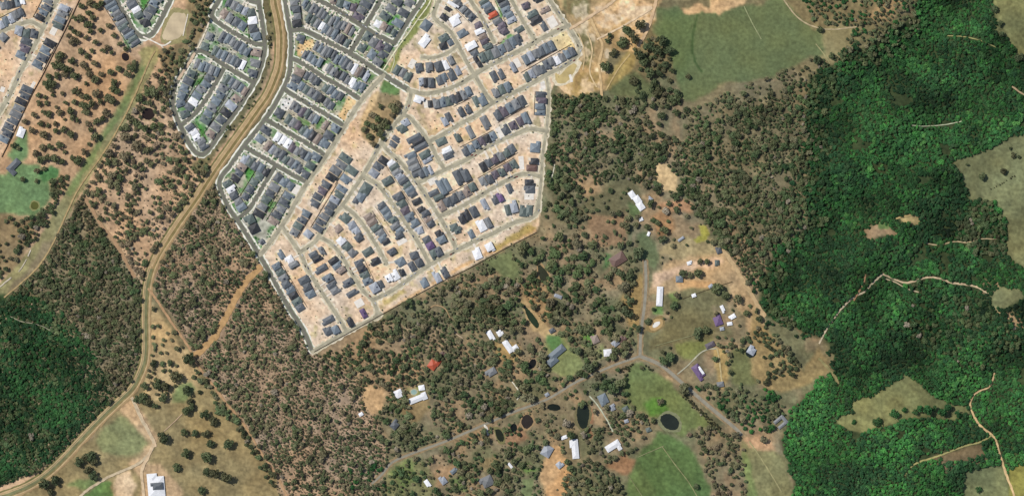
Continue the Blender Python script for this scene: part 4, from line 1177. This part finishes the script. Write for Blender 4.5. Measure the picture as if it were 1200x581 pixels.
# individually known trees: x, y, crown radius
T_PADDOCK = '96,7,4 106,4,5 113,8,5 118,4,4 88,22,4 95,22,5 104,15,4 109,21,4 104,30,5 106,37,4 82,33,3 88,37,4 80,42,3 85,48,5 92,40,4 91,49,3 101,44,3.5 118,36,4 112,50,4 96,60,4 108,60,3.5 70,66,5 69,71,4 75,65,3 84,71,4.5 89,76,2.2 102,66,4 97,77,4.5 103,81,3 105,87,4 111,75,4.5 65,77,5 72,79,5 78,82,4 83,82,3 58,89,4 67,89,4.5 76,88,4 87,90,5 91,89,3 56,97,6 62,99,5 60,106,4 111,93,5.5 101,98,3 119,87,3 73,110,3.5 89,107,5 96,112,4 102,114,4 113,110,5.5 46,112,3.5 53,114,3 57,102,4 62,112,3 118,119,4 127,115,5 133,105,5 138,108,4 133,118,5 46,121,4 55,121,3 66,126,3 70,132,4 77,121,3 83,130,5 85,138,4 88,120,4 91,141,3 98,124,5 107,122,5.5 101,131,5 125,132,5 121,139,4 40,135,4 30,143,4 52,132,4 58,134,4 38,152,5 48,145,4 56,147,3 52,158,5.5 65,145,4 66,154,4 76,140,2.2 75,152,4 83,158,5 103,145,4 114,143,5 107,152,4 112,160,5.5 104,169,3 99,178,5 92,188,5.5 86,185,4 70,170,5 60,172,4 50,173,4 42,180,5 47,187,5 55,185,5 65,186,5 73,190,4.5 76,178,3 16,170,4 22,174,3 44,200,4 28,210,4 43,212,3 52,198,3 128,30,4 134,42,4 141,52,3.5 148,58,3.5 130,85,4.5 140,80,4.5 150,87,5.5 154,80,4.5 158,74,4 134,97,5 121,60,3.5 126,56,3.5 131,62,3'
T_ROUND = '165,115,6 173,108,6 181,108,6 190,104,5 163,126,4 153,138,5 160,144,5 143,151,4 147,162,7 168,150,6 180,148,4 189,146,4 201,146,5 179,160,4 161,172,7.5 172,176,5 129,178,6 127,190,5 145,184,6 158,195,4 168,198,4 178,193,4'
T_LOWER = '223,470,4 225,476,5 219,482,5.5 240,485,6 250,493,5 228,507,5 216,506,5 241,507,5 247,519,5 268,520,6.5 241,535,8 218,530,6 207,547,5 243,552,6 252,554,6 266,558,7 237,574,5 192,512,7.5 100,536,6 93,541,6 107,534,6 103,550,6 110,557,6 111,541,5 52,566,7 65,562,7 60,575,5 160,467,4.5 168,466,6 173,471,4.5 182,475,4 191,465,5 207,441,7.5 185,449,7 195,451,6 170,452,5 180,425,4 199,425,4 222,420,7 220,457,6 234,459,3'
T_EAST = '1151,207,4.5 1176,200,5 1187,182,4 1194,184,2.2 1133,193,2 1184,174,2.2 1171,29,3.5 1172,41,3.5 1193,68,5.5 1165,12,4.5'
T_GLADE = '1047,484,6 1027,493,6 1058,479,3.5 1071,482,4 1077,478,4 1086,480,6 1104,482,6 1111,478,5 1123,485,5 1132,487,4 1000,494,3 1147,573,4 1094,478,4'
T_FIELD = '806,90,3.5 750,30,7 735,35,7 742,45,7 729,50,6 714,42,3.5 712,48,3.5 718,62,5 709,78,6.5 750,65,7 755,74,6.5 760,55,7 770,60,6 784,60,6 775,48,6.5 760,86,7 742,95,6 766,97,5 780,75,5 787,83,4 785,95,3 752,112,5 770,109,6 785,106,4 791,116,6 765,124,5 782,124,4 792,132,5 775,136,5 772,146,4 804,129,4 730,118,4 960,35,4 974,66,4.5 956,70,6'
T_PARK = '446,125,3.5 461,127,6 459,136,4 466,122,4.5 437,136,4.5 443,140,4.5 430,145,4 451,142,4.5 446,148,4.5 438,149,4 427,152,4.5 454,149,4 445,156,4.5 433,160,4 438,169,4 449,163,3.5'
T_RURAL = '676,285,7 694,286,6 709,277,3 725,250,4 732,265,6 727,287,5 737,285,4 746,296,8 727,320,6 738,324,6 730,335,7 688,340,5 735,365,8 726,358,6 715,383,5 725,372,5 748,385,5 759,376,4 785,418,7 778,422,6 818,390,7 826,386,5 838,420,4 868,268,6 850,272,5 844,262,5 838,246,5 800,320,5 808,322,4 818,320,5 820,306,4 829,306,4 793,346,4 790,358,5 852,282,4 776,280,5 778,270,5 765,258,4 758,266,4 770,262,4 774,470,4.5 802,455,6 752,430,3 718,455,7 727,450,6 700,440,5 697,452,5 730,470,4 750,487,6 765,492,4 816,569,4 862,509,5 895,514,5 897,502,4 690,430,7 698,425,5 712,420,3 840,338,7 850,345,6 864,350,6'
SETS = [(T_PADDOCK, 'pad', 'brown paddock in the upper left', 'trees of the brown paddock'),
        (T_ROUND, 'bush', 'scrub around the large square dam', 'trees around the large square dam'),
        (T_LOWER, 'dark', 'dry paddock at the lower left', 'trees of the lower left paddock'),
        (T_EAST, 'dark', 'open pasture on the right edge', 'trees of the right edge pasture'),
        (T_GLADE, 'green', 'glade in the eastern forest', 'trees of the forest glade'),
        (T_FIELD, 'dark', 'corner of the big green field', 'trees beside the big green field'),
        (T_PARK, 'bush', 'small park inside the estate', 'trees of the estate park'),
        (T_RURAL, 'mix', 'rural blocks right of centre', 'trees of the rural blocks')]
LAND = [('the top left fence',90,6),('the small black dam',147,67),('the large square dam',174,134),('the charcoal homestead',16,194),('the white corner shed',25,155),
 ('the green easement',120,160),('the V-shaped street tip',165,52),('the corner estate end',40,104),('mid brown paddock',90,100),('the red soil patch',92,68),
 ('the paddock bottom thicket',60,180),('the big white shed',183,568),('the long fence-line track',262,470),('the corridor bend',165,440),('the bottom left track fork',180,520),
 ('the bottom left corner road',60,560),('the pasture hedge corner',1175,212),('the upper right pasture',1175,40),('the glade lawn',1050,465),('the forest sand track',1140,480),
 ('the earthworks',720,50),('the field\'s left tip',790,90),('the field\'s right tip',960,45),('the sand loop',668,90),('the park lawn',455,112),('the park sand path',430,160),
 ('the brown hip-roofed house',724,304),('the dead-end road head',756,306),('the T junction',750,417),('the oval dam',785,494),('the long purple house',819,436),('the long narrow white shed',773,347),
 ('the yellow grass patch',824,272),('the northern white farmhouse',746,235),('the pale blue house',707,468),('the grey compound',915,494),('the tan oval ring',769,380),('the rural road end',868,510),('the lower right pasture',1150,565),('the V street row',140,40)]
def side(dx, dy):
    a = math.degrees(math.atan2(-dy, dx)) % 360
    return ['right', 'upper right', 'above', 'upper left', 'left', 'lower left', 'below', 'lower right'][int((a + 22.5) // 45) % 8]
TREES = []
for (txt, pal, where, grp) in SETS:
    for tok in txt.split():
        x, y, r = map(float, tok.split(','))
        TREES.append((x, y, r, pal, where, grp)); occupy(x, y, r * 1.5)
buck = {}
for i, t in enumerate(TREES):
    j = min(range(len(LAND)), key=lambda q: (LAND[q][1] - t[0]) ** 2 + (LAND[q][2] - t[1]) ** 2)
    s_ = side(t[0] - LAND[j][1], t[1] - LAND[j][2])
    buck.setdefault((j, s_), []).append((math.hypot(LAND[j][1] - t[0], LAND[j][2] - t[1]), i))
TLAB = {}
for (j, s_), l in buck.items():
    for k, (_, i) in enumerate(sorted(l)):
        sz = 'large' if TREES[i][2] >= 5.5 else ('small' if TREES[i][2] < 3.6 else 'medium')
        TLAB[i] = '%s gum tree, %s out from %s to its %s' % (sz, ORD[min(k, 13)], LAND[j][0], s_ if s_ not in ('above', 'below') else ('top' if s_ == 'above' else 'bottom'))
PROTO = []
for i, (x, y, r, pal, where, grp) in enumerate(TREES):
    vi = i % NV
    root = D.objects.new('gum_tree', None); COL.objects.link(root)
    root.location = Wp(x, y, 0)
    rz = random.uniform(0, 6.28)
    root.rotation_euler = (0, 0, rz)
    sc_ = r * S * random.uniform(1.08, 1.2)
    root.scale = (sc_ * random.uniform(.85, 1.1), sc_ * random.uniform(.85, 1.1), sc_ * random.uniform(.85, 1.1))
    tag(root, TLAB[i], 'tree', grp)
    c_ = D.objects.new('crown', CM[vi]); COL.objects.link(c_); c_.parent = root
    t_ = D.objects.new('trunk', TM[vi]); COL.objects.link(t_); t_.parent = root
    pc = fol(*random.choice(PAL[pal])); q = random.uniform(.66, .96)
    c_.color = (pc[0] * q, pc[1] * q, pc[2] * q, 1)
    if i < NV: PROTO.append((c_, t_))

# ------------------------------------------------------------------ bush and forest masses (nobody could count them)
BLOCK = np.zeros((RH, RW), bool)          # where no tree may stand
def disc(x, y, r):
    a0 = int(max(x + M - r - 1, 0)); b0 = int(max(y + M - r - 1, 0))
    w_ = (slice(b0, int(y + M + r + 2)), slice(a0, int(x + M + r + 2)))
    BLOCK[w_] |= (GX[w_] - x) ** 2 + (GY[w_] - y) ** 2 < r * r
for r in ROADS: BLOCK |= seg_dist(r['p']) < r['w'] / 2 + 2.4
BLOCK |= seg_dist(CORR) < 7.2
for p, w, c in TRACKS: BLOCK |= seg_dist(p) < w / 2 + (1.3 if p[0][0] > 940 else 1.4)
for p in (OLD1, OLD2, OLD3, NEW, UL): BLOCK |= pmask(p, .0)
for (x, y, r, w, d, a) in HOUSES: disc(x, y, r + 2.2)
for e_ in ((637,320,9),(623,370,7),(628,378,7),(617,375-5,6),(618,494,9),(683,487,14),(586,509,7),(602,501,5),(649,477,8),(785,494,15),(147,67,5),(174,134,9),(624,426,6),(40,241,6),(485,459,6),(205,32,20),(769,380,11),(665,86,14),(823,274,10)):
    BLOCK |= (GX - e_[0]) ** 2 + (GY - e_[1]) ** 2 < e_[2] ** 2
CLEAR = [FIELD,
 [(1115,190),(1138,182),(1160,172),(1186,160),(1300,150),(1300,330),(1195,312),(1180,296),(1178,262),(1168,236),(1138,236),(1128,206),(1118,198)],
 [(1162,-90),(1300,-90),(1300,76),(1196,72),(1190,60),(1178,48),(1166,34),(1164,10)],
 [(1000,468),(1020,465),(1050,445),(1060,440),(1075,446),(1090,462),(1115,472),(1136,476),(1140,486),(1120,492),(1080,488),(1050,494),(1028,500),(1010,508),(986,500),(978,490),(998,484)],
 [(1130,555),(1145,550),(1165,545),(1178,548),(1185,590),(1180,670),(1138,670),(1128,580)], [(1180,548),(1205,540),(1300,530),(1300,670),(1192,670)],
 [(1160,345),(1175,335),(1195,338),(1200,350),(1180,360),(1164,360)],
 [(1010,268),(1030,262),(1045,270),(1060,280),(1040,280),(1014,282)],[(1052,252),(1062,248),(1078,256),(1076,263),(1058,260)],[(1100,528),(1150,520),(1155,530),(1130,540),(1105,540)],
 [(182,52),(190,62),(158,118),(132,166),(106,206),(94,226),(70,262),(40,306),(0,352),(-90,450),(-90,420),(-2,346),(34,304),(64,262),(86,222),(96,204),(120,160),(146,116),(168,70)],
 [(200,455),(230,440),(262,490),(300,540),(310,670),(60,670),(70,556),(120,497),(160,462),(185,470)],
 [(776,350),(800,340),(850,335),(856,350),(838,362),(836,395),(815,400),(780,404),(760,412),(758,396),(770,390),(786,372)],
 [(762,330),(770,318),(800,295),(840,285),(850,300),(870,330),(886,352),(860,350),(830,340),(790,345),(760,350)],
 [(740,430),(752,424),(764,432),(800,466),(830,495),(800,510),(770,490),(745,482),(735,458)],
 [(768,500),(800,515),(822,545),(835,590),(835,670),(770,670),(740,570),(748,535)], [(735,555),(750,540),(780,600),(760,670),(738,590)],
 [(868,512),(880,512),(900,520),(920,535),(930,590),(930,670),(885,670),(872,530)],
 [(900,446),(940,436),(958,405),(972,420),(978,436),(950,448),(915,458)],
 [(768,190),(780,192),(798,215),(796,224),(778,224),(770,210)], [(744,275),(757,268),(766,290),(775,300),(764,318),(752,300)],
 [(856,412),(895,412),(898,436),(880,448),(858,446)], [(790,402),(836,395),(838,420),(812,430),(795,420)],
 [(655,-90),(790,-90),(775,0),(766,22),(752,48),(742,62),(720,58),(712,72),(714,104),(700,112),(656,108),(650,98),(662,82),(682,70),(686,50),(668,26),(648,-10)],
 [(640,395),(660,392),(672,410),(690,430),(672,440),(655,440),(640,430)], [(566,308),(598,294),(610,320),(600,334),(585,320)], [(608,352),(614,350),(640,380),(650,392),(645,400),(622,386)],
 [(430,452),(450,455),(450,478),(436,484),(427,472)], [(628,555),(640,540),(645,520),(655,520),(662,545),(655,570),(640,580)], [(612,562),(625,560),(625,600),(610,600)],
 [(376,412),(430,384),(426,394),(400,410)], [(515,548),(530,542),(522,565),(508,572)], [(10,196),(44,192),(58,210),(60,235),(40,252),(-20,250)],
 [(740,340),(752,330),(750,385),(738,380)], [(712,545),(735,530),(748,540),(735,555),(722,556)], [(690,258),(720,262),(720,275),(690,272)], [(475,478),(500,470),(510,500),(520,512),(500,505)]]
for p in CLEAR: BLOCK |= pmask(p, .7)
BLOCK |= (seg_dist(EASE) + WX * .4) < 8.5
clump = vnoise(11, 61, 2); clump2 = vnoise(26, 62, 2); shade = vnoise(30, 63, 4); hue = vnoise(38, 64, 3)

def zone(name, label, pts, spacing, rmin, rmax, pals, cover=.75, cl_scale=1, wob=1.0, extra=None, flat=1.0, vary=1.0, tone=.88, relief=.9):
    """trees scattered over an area of bush; cover = how much of it the clumps fill"""
    m = pmask(pts, wob) & ~BLOCK
    if extra is not None: m &= extra
    yy, xx = np.nonzero(m)
    if len(xx) == 0: return
    n = int(len(xx) / (spacing * spacing) * 4.5)
    pick = rng.integers(0, len(xx), n)
    c = clump if cl_scale == 1 else clump2
    thr = np.quantile(c[m], 1 - cover)
    pts_, sc_l, col_, rot_ = [], [], [], []
    for q in pick:
        X = xx[q]; Y = yy[q]
        if c[Y, X] < thr and rng.random() > .05: continue
        x = X - M + rng.random(); y = Y - M + rng.random()
        r = rmin + (rmax - rmin) * rng.random() ** 2.0
        dm = spacing * (.62 + .5 * (r - rmin) / (rmax - rmin + 1e-6))
        if not free(x, y, dm): continue
        occupy(x, y, dm)
        h = hue[Y, X] + rng.normal(0, .06 * vary)
        pal = pals[int(np.clip((h - .3) / .4 * len(pals), 0, len(pals) - 1))]
        pk = np.array(PAL[pal][rng.integers(0, len(PAL[pal]))], float); mn_ = np.mean(PAL[pal], axis=0)
        base = fol(*(mn_ + (pk - mn_) * .8 * vary))
        if relief < 1 and rng.random() < .022: base = fol(116, 108, 92)      # dead, bare crown
        k = (1 - .5 * relief + relief * shade[Y, X]) * (1 + rng.uniform(-.22, .25) * vary) * tone  # slow noise paints hill and hollow shading, with species tone, into the foliage tint
        pts_.append(Wp(x, y, 0)); s = r * S
        sc_l.append((s * rng.uniform(.78, 1.2), s * rng.uniform(.78, 1.2), s * flat * rng.uniform(.75, 1.15)))
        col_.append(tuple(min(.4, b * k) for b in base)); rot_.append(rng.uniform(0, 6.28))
    me_ = D.meshes.new(name); me_.from_pydata(pts_, [], [])
    a = me_.attributes.new('tscale', 'FLOAT_VECTOR', 'POINT'); a.data.foreach_set('vector', np.array(sc_l, np.float32).ravel())
    a = me_.attributes.new('tint', 'FLOAT_VECTOR', 'POINT'); a.data.foreach_set('vector', np.array(col_, np.float32).ravel())
    a = me_.attributes.new('trot', 'FLOAT', 'POINT'); a.data.foreach_set('value', np.array(rot_, np.float32))
    a = me_.attributes.new('tvar', 'INT', 'POINT'); a.data.foreach_set('value', rng.integers(0, NV, len(pts_)).astype(np.int32))
    o = D.objects.new(name, me_); COL.objects.link(o)
    md = o.modifiers.new('trees', 'NODES'); md.node_group = NG_TREE
    tag(o, label, 'trees', None, 'stuff')
    return len(pts_)

def tree_nodes():
    g = D.node_groups.new('scatter_trees', 'GeometryNodeTree')
    g.interface.new_socket('Geometry', in_out='INPUT', socket_type='NodeSocketGeometry')
    g.interface.new_socket('Geometry', in_out='OUTPUT', socket_type='NodeSocketGeometry')
    n = g.nodes; L = g.links
    gi = n.new('NodeGroupInput'); go = n.new('NodeGroupOutput')
    join = n.new('GeometryNodeJoinGeometry')
    def named(nm, ty):
        a = n.new('GeometryNodeInputNamedAttribute'); a.data_type = ty; a.inputs['Name'].default_value = nm; return a
    sc_ = named('tscale', 'FLOAT_VECTOR'); ro = named('trot', 'FLOAT'); va = named('tvar', 'INT'); ti = named('tint', 'FLOAT_VECTOR')
    cx_ = n.new('ShaderNodeCombineXYZ'); L.new(ro.outputs[0], cx_.inputs['Z'])
    for v_, (c_, t_) in enumerate(PROTO):
        oc = n.new('GeometryNodeObjectInfo'); oc.inputs['Object'].default_value = c_; oc.transform_space = 'ORIGINAL'
        ot = n.new('GeometryNodeObjectInfo'); ot.inputs['Object'].default_value = t_; ot.transform_space = 'ORIGINAL'
        sm_ = n.new('GeometryNodeSetMaterial'); sm_.inputs['Material'].default_value = leaf_ins
        L.new(oc.outputs['Geometry'], sm_.inputs['Geometry'])
        j = n.new('GeometryNodeJoinGeometry'); L.new(sm_.outputs[0], j.inputs[0]); L.new(ot.outputs['Geometry'], j.inputs[0])
        gti = n.new('GeometryNodeGeometryToInstance'); L.new(j.outputs[0], gti.inputs[0])
        cmp_ = n.new('FunctionNodeCompare'); cmp_.data_type = 'INT'; cmp_.operation = 'EQUAL'
        L.new(va.outputs[0], cmp_.inputs[2]); cmp_.inputs[3].default_value = v_
        iop = n.new('GeometryNodeInstanceOnPoints')
        L.new(gi.outputs[0], iop.inputs['Points']); L.new(cmp_.outputs[0], iop.inputs['Selection'])
        L.new(gti.outputs[0], iop.inputs['Instance']); L.new(cx_.outputs[0], iop.inputs['Rotation']); L.new(sc_.outputs[0], iop.inputs['Scale'])
        L.new(iop.outputs[0], join.inputs[0])
    L.new(join.outputs[0], go.inputs[0])
    return g
NG_TREE = tree_nodes()

n_tot = 0
def Z(*a, **k):
    global n_tot
    n_tot += zone(*a, **k) or 0
EASTZ = [(945,92),(975,76),(1070,18),(1085,-90),(1290,-90),(1290,670),(932,670),(926,560),(915,520),(930,475),(955,450),(985,425),(962,395),(900,372),(888,345),(905,300),(950,260),(945,180)]
low = GY > 440
Z('woodland', 'mixed bush along the ragged edge of the eastern forest', [(935,100),(975,74),(1070,16),(1076,30),(1000,80),(968,104),(972,180),(966,250),(930,300),(915,352),(930,384),(900,374),(886,345),(905,298),(930,255),(928,170)], 5, 2.2, 5.0, ['olive','deep','olive','mix'], .7, wob=5.0)
Z('woodland', 'olive grey bush patches inside the eastern forest', [(1070,330),(1130,350),(1180,370),(1210,430),(1160,440),(1100,410),(1060,380)], 4.4, 2, 4.6, ['olive','deep','olive','deep'], .35, wob=2.0)
Z('woodland', 'dark grey-green stand beside the right pasture', [(1125,245),(1160,235),(1176,262),(1180,296),(1150,300),(1120,280)], 4.6, 2.4, 5, ['dark','olive'], .85, wob=1.0)
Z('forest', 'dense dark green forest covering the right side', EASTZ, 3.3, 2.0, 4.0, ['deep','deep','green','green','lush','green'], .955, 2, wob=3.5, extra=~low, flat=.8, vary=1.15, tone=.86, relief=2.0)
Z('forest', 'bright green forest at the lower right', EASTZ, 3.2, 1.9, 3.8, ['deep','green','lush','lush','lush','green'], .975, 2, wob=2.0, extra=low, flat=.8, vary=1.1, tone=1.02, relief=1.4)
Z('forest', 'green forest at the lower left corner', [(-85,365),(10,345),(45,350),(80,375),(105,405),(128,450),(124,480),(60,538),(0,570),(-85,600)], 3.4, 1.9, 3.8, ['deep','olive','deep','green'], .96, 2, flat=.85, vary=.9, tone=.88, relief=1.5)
Z('woodland', 'grey brown woodland wedge left of the earth corridor', [(100,228),(170,340),(170,420),(140,470),(60,545),(-85,600),(-85,440),(0,352),(60,280)], 3.9, 1.8, 4.6, ['bush','mix','olive','mix'], .86, tone=.78)
Z('woodland', 'olive scrub between easement and corridor', [(186,62),(205,100),(205,140),(225,180),(245,195),(215,250),(195,282),(178,312),(170,335),(155,318),(130,285),(103,235),(100,215),(125,165),(150,120),(168,80)], 6.2, 2.6, 5.6, ['bush','mix','dry'], .58)
Z('woodland', 'dry brown woodland between corridor and new estate', MIDW, 4.4, 1.8, 4.6, ['bush','bush','mix','mix'], .70)
Z('woodland', 'scrub along the lower corridor bend', [(176,350),(200,385),(232,425),(236,450),(200,465),(172,462),(174,430)], 7, 2.5, 4.5, ['bush','mix'], .45)
Z('woodland', 'tree line beside the long fence-line track', [(228,430),(236,428),(262,468),(292,512),(330,566),(322,572),(280,510),(252,478)], 5.5, 3, 5, ['mix','dark'], .9)
Z('tree_belt', 'dark tree belt between estate pocket and corridor', [(309,0),(318,0),(322,40),(320,72),(306,108),(276,150),(250,188),(240,196),(236,186),(262,156),(298,102),(312,70)], 6, 1.6, 3.2, ['dark','bush'], .5)
Z('tree_belt', 'creek-side trees left of the green easement', [(68,204),(82,211),(58,252),(40,284),(22,298),(28,268),(50,232)], 4.6, 2.6, 5, ['dark','olive'], .95)
Z('woodland', 'dark bush beside the oval reserve', [(222,-60),(250,-60),(246,18),(232,40),(226,58),(214,60),(216,46),(224,18)], 5, 2.5, 4.5, ['bush','mix'], .8)
Z('woodland', 'dark bush below the oval reserve', [(184,58),(226,48),(228,60),(206,96),(200,120),(190,104)], 5, 2.5, 4.8, ['mix','bush'], .75)
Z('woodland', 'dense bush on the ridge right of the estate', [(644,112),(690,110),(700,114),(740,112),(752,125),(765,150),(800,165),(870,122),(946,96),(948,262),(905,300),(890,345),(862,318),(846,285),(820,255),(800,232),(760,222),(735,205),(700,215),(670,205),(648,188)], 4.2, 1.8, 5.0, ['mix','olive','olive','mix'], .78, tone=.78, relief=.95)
Z('woodland', 'tree clump between the earthworks and big field', [(722,52),(740,22),(752,20),(758,34),(748,48),(762,42),(785,54),(788,66),(780,80),(764,92),(748,82),(744,58),(730,60)], 5.5, 3, 6, ['dark','bush'], .9)
Z('woodland', 'trees below the left tip of the field', [(744,100),(800,104),(800,122),(770,128),(748,118)], 6, 3, 6, ['dark','bush'], .7)
Z('woodland', 'bush at the top right around the sandy path', [(930,-85),(1085,-85),(1070,18),(1010,42),(975,30),(950,24),(935,5)], 4.8, 2.2, 4, ['mix','green','bush'], .75)
Z('woodland', 'scattered shrubs along the field\'s right tip', [(935,72),(960,62),(1005,36),(1060,24),(978,74),(945,92),(900,108),(860,112),(880,96)], 5, 2, 4, ['bush','mix'], .6)
Z('woodland', 'scrub on the dry slope below the big field', [(800,132),(830,120),(860,108),(905,98),(945,84),(946,100),(870,124),(812,165),(798,150)], 4.6, 1.8, 4.6, ['mix','bush','olive'], .62)
Z('woodland', 'mixed bush strip beside the east boundary lane', [(646,112),(690,110),(680,200),(690,255),(660,262),(640,268),(636,230),(640,180)], 6.2, 2.6, 6.4, ['mix','olive','dark'], .58)
Z('woodland', 'scattered trees around the northern white farmhouse', [(680,205),(735,200),(765,222),(800,235),(845,250),(850,285),(800,290),(760,300),(700,300),(672,290),(660,262)], 8.5, 2.2, 6, ['mix','dark','bush'], .5)
Z('woodland', 'bush between the dams and the dead-end road', [(600,295),(640,268),(672,285),(745,300),(752,330),(748,410),(700,434),(640,466),(600,480),(560,380),(560,330)], 6.2, 2.4, 7, ['mix','bush','olive'], .52)
Z('woodland', 'bush below the new estate boundary fence', [(372,420),(446,374),(515,334),(600,294),(600,480),(524,514),(488,527),(458,540),(446,480),(425,448)], 4.9, 2.0, 5.6, ['mix','bush','olive','mix'], .74)
Z('woodland', 'green gully trees at the bottom middle left', [(408,548),(440,530),(456,548),(448,600),(430,660),(400,640)], 4.4, 2.5, 4.2, ['mix','green'], .95)
Z('woodland', 'bush below the rural road at the bottom middle', [(448,560),(490,532),(570,500),(640,472),(690,445),(735,430),(735,480),(700,520),(690,540),(640,560),(620,600),(620,660),(440,660)], 6.2, 2.2, 6, ['mix','bush','olive'], .52)
Z('woodland', 'thick bush at the bottom centre', [(660,560),(690,535),(725,560),(740,600),(750,660),(640,660),(655,590)], 5, 2.5, 4.6, ['bush','mix'], .88)
Z('woodland', 'garden trees between the white houses and oval dam', [(690,470),(735,465),(760,485),(768,500),(745,530),(715,545),(690,520)], 6, 2.6, 5, ['mix','bush'], .7)
Z('woodland', 'scrub below the oval dam beside the road', [(800,505),(830,495),(865,512),(880,545),(885,600),(840,600),(826,545)], 5.4, 2.2, 5.6, ['bush','dry','mix'], .6)
Z('woodland', 'scrub right of the purple houses', [(840,400),(905,380),(940,430),(900,448),(862,452),(850,420)], 5.5, 2.5, 4.6, ['bush','mix','dark'], .6)
Z('woodland', 'green bush along the right of the rural road', [(808,452),(850,450),(900,455),(925,465),(925,490),(900,505),(870,505),(840,478)], 5, 2.5, 4.5, ['mix','green','lush'], .75)
Z('woodland', 'scattered trees of the sandy rural blocks', [(760,300),(850,285),(900,375),(860,400),(760,415)], 9, 2, 4.5, ['dark','bush'], .5)
Z('woodland', 'thin scrub at the far left edge', [(-85,255),(40,255),(34,290),(0,330),(-85,380)], 7, 2.5, 4.6, ['mix','bush'], .5)
Z('hedge', 'dark roadside hedge around the corner paddock', [(728,432),(741,426),(752,425),(764,432),(790,460),(784,462),(760,437),(750,431),(740,432),(732,438)], 2.6, 1.3, 2.2, ['hedge'], .95, wob=0)
Z('hedge', 'dark roadside hedge beside the oval dam', [(799,464),(803,462),(826,484),(846,502),(842,505),(820,487)], 2.4, 1.2, 2.0, ['hedge'], .95, wob=0)

# low undergrowth between the trees
Z('undergrowth', 'low dry undergrowth between corridor and new estate', MIDW, 2.7, .8, 2.0, ['scrub','dry'], .95)
Z('undergrowth', 'low undergrowth of the woodland wedge', [(100,228),(170,340),(170,420),(140,470),(60,545),(-85,600),(-85,440),(0,352),(60,280)], 2.7, .8, 2.0, ['scrub','bush'], .95)
Z('undergrowth', 'low undergrowth of the ridge bush', [(644,112),(700,114),(740,112),(765,150),(800,165),(870,122),(946,96),(948,262),(905,300),(890,345),(846,285),(800,232),(735,205),(670,205)], 3.0, .8, 1.9, ['bush','mix'], .7)
Z('undergrowth', 'low undergrowth of the rural blocks', [(372,420),(446,374),(515,334),(640,268),(700,262),(752,330),(748,410),(700,434),(600,480),(488,527),(446,480)], 3.6, .7, 1.7, ['scrub','bush','dry'], .6)
Z('undergrowth', 'low undergrowth below the rural road', [(448,560),(570,500),(690,445),(735,430),(735,480),(690,540),(620,600),(440,660)], 3.8, .7, 1.7, ['scrub','bush','dry'], .5)
Z('undergrowth', 'low undergrowth between easement and corridor', [(186,62),(205,140),(245,195),(215,250),(170,335),(130,285),(103,235),(125,165),(150,120)], 3.8, .7, 1.5, ['scrub','dry'], .6)
# garden and street shrubs in the estates
BLOCK[:] = False
Z('hedge', 'clipped dark hedge line across the right pasture', [(1155,228),(1155,200),(1195,200),(1195,228)], 2.6, 1.0, 1.5, ['hedge'], 1.0, wob=0, extra=seg_dist([(1162,222),(1188,207)]) < .8)
for (x, y, r, w, d, a) in HOUSES: disc(x, y, min(w, d) * .5)
for r in ROADS: BLOCK |= seg_dist(r['p']) < r['w'] / 2 + .3
cells = {}
Z('garden_shrubs', 'garden shrubs and street trees of the older estates', OLD3, 4.0, .6, 1.3, ['dark','green','lush'], .55, wob=0)
Z('garden_shrubs', 'garden shrubs in the pockets left of the corridor', OLD2, 4.0, .6, 1.3, ['dark','green','lush'], .55, wob=0)
Z('garden_shrubs', 'garden shrubs around the V-shaped street', OLD1, 4.0, .6, 1.3, ['dark','green','lush'], .55, wob=0)
Z('street_shrubs', 'sparse street trees of the new estate', NEW, 7.5, .5, 1.1, ['dark','bush','green'], .45, wob=0)
Z('street_shrubs', 'sparse street trees of the corner estate', UL, 7.0, .5, 1.0, ['dark','bush','green'], .45, wob=0)
print('HOUSES', len(HOUSES), 'TREES', len(TREES), 'BUSH', n_tot)

for o in COL.objects:
    if len(str(o.get('label', '')).split()) > 16: print('LONG', o.name, o['label'])
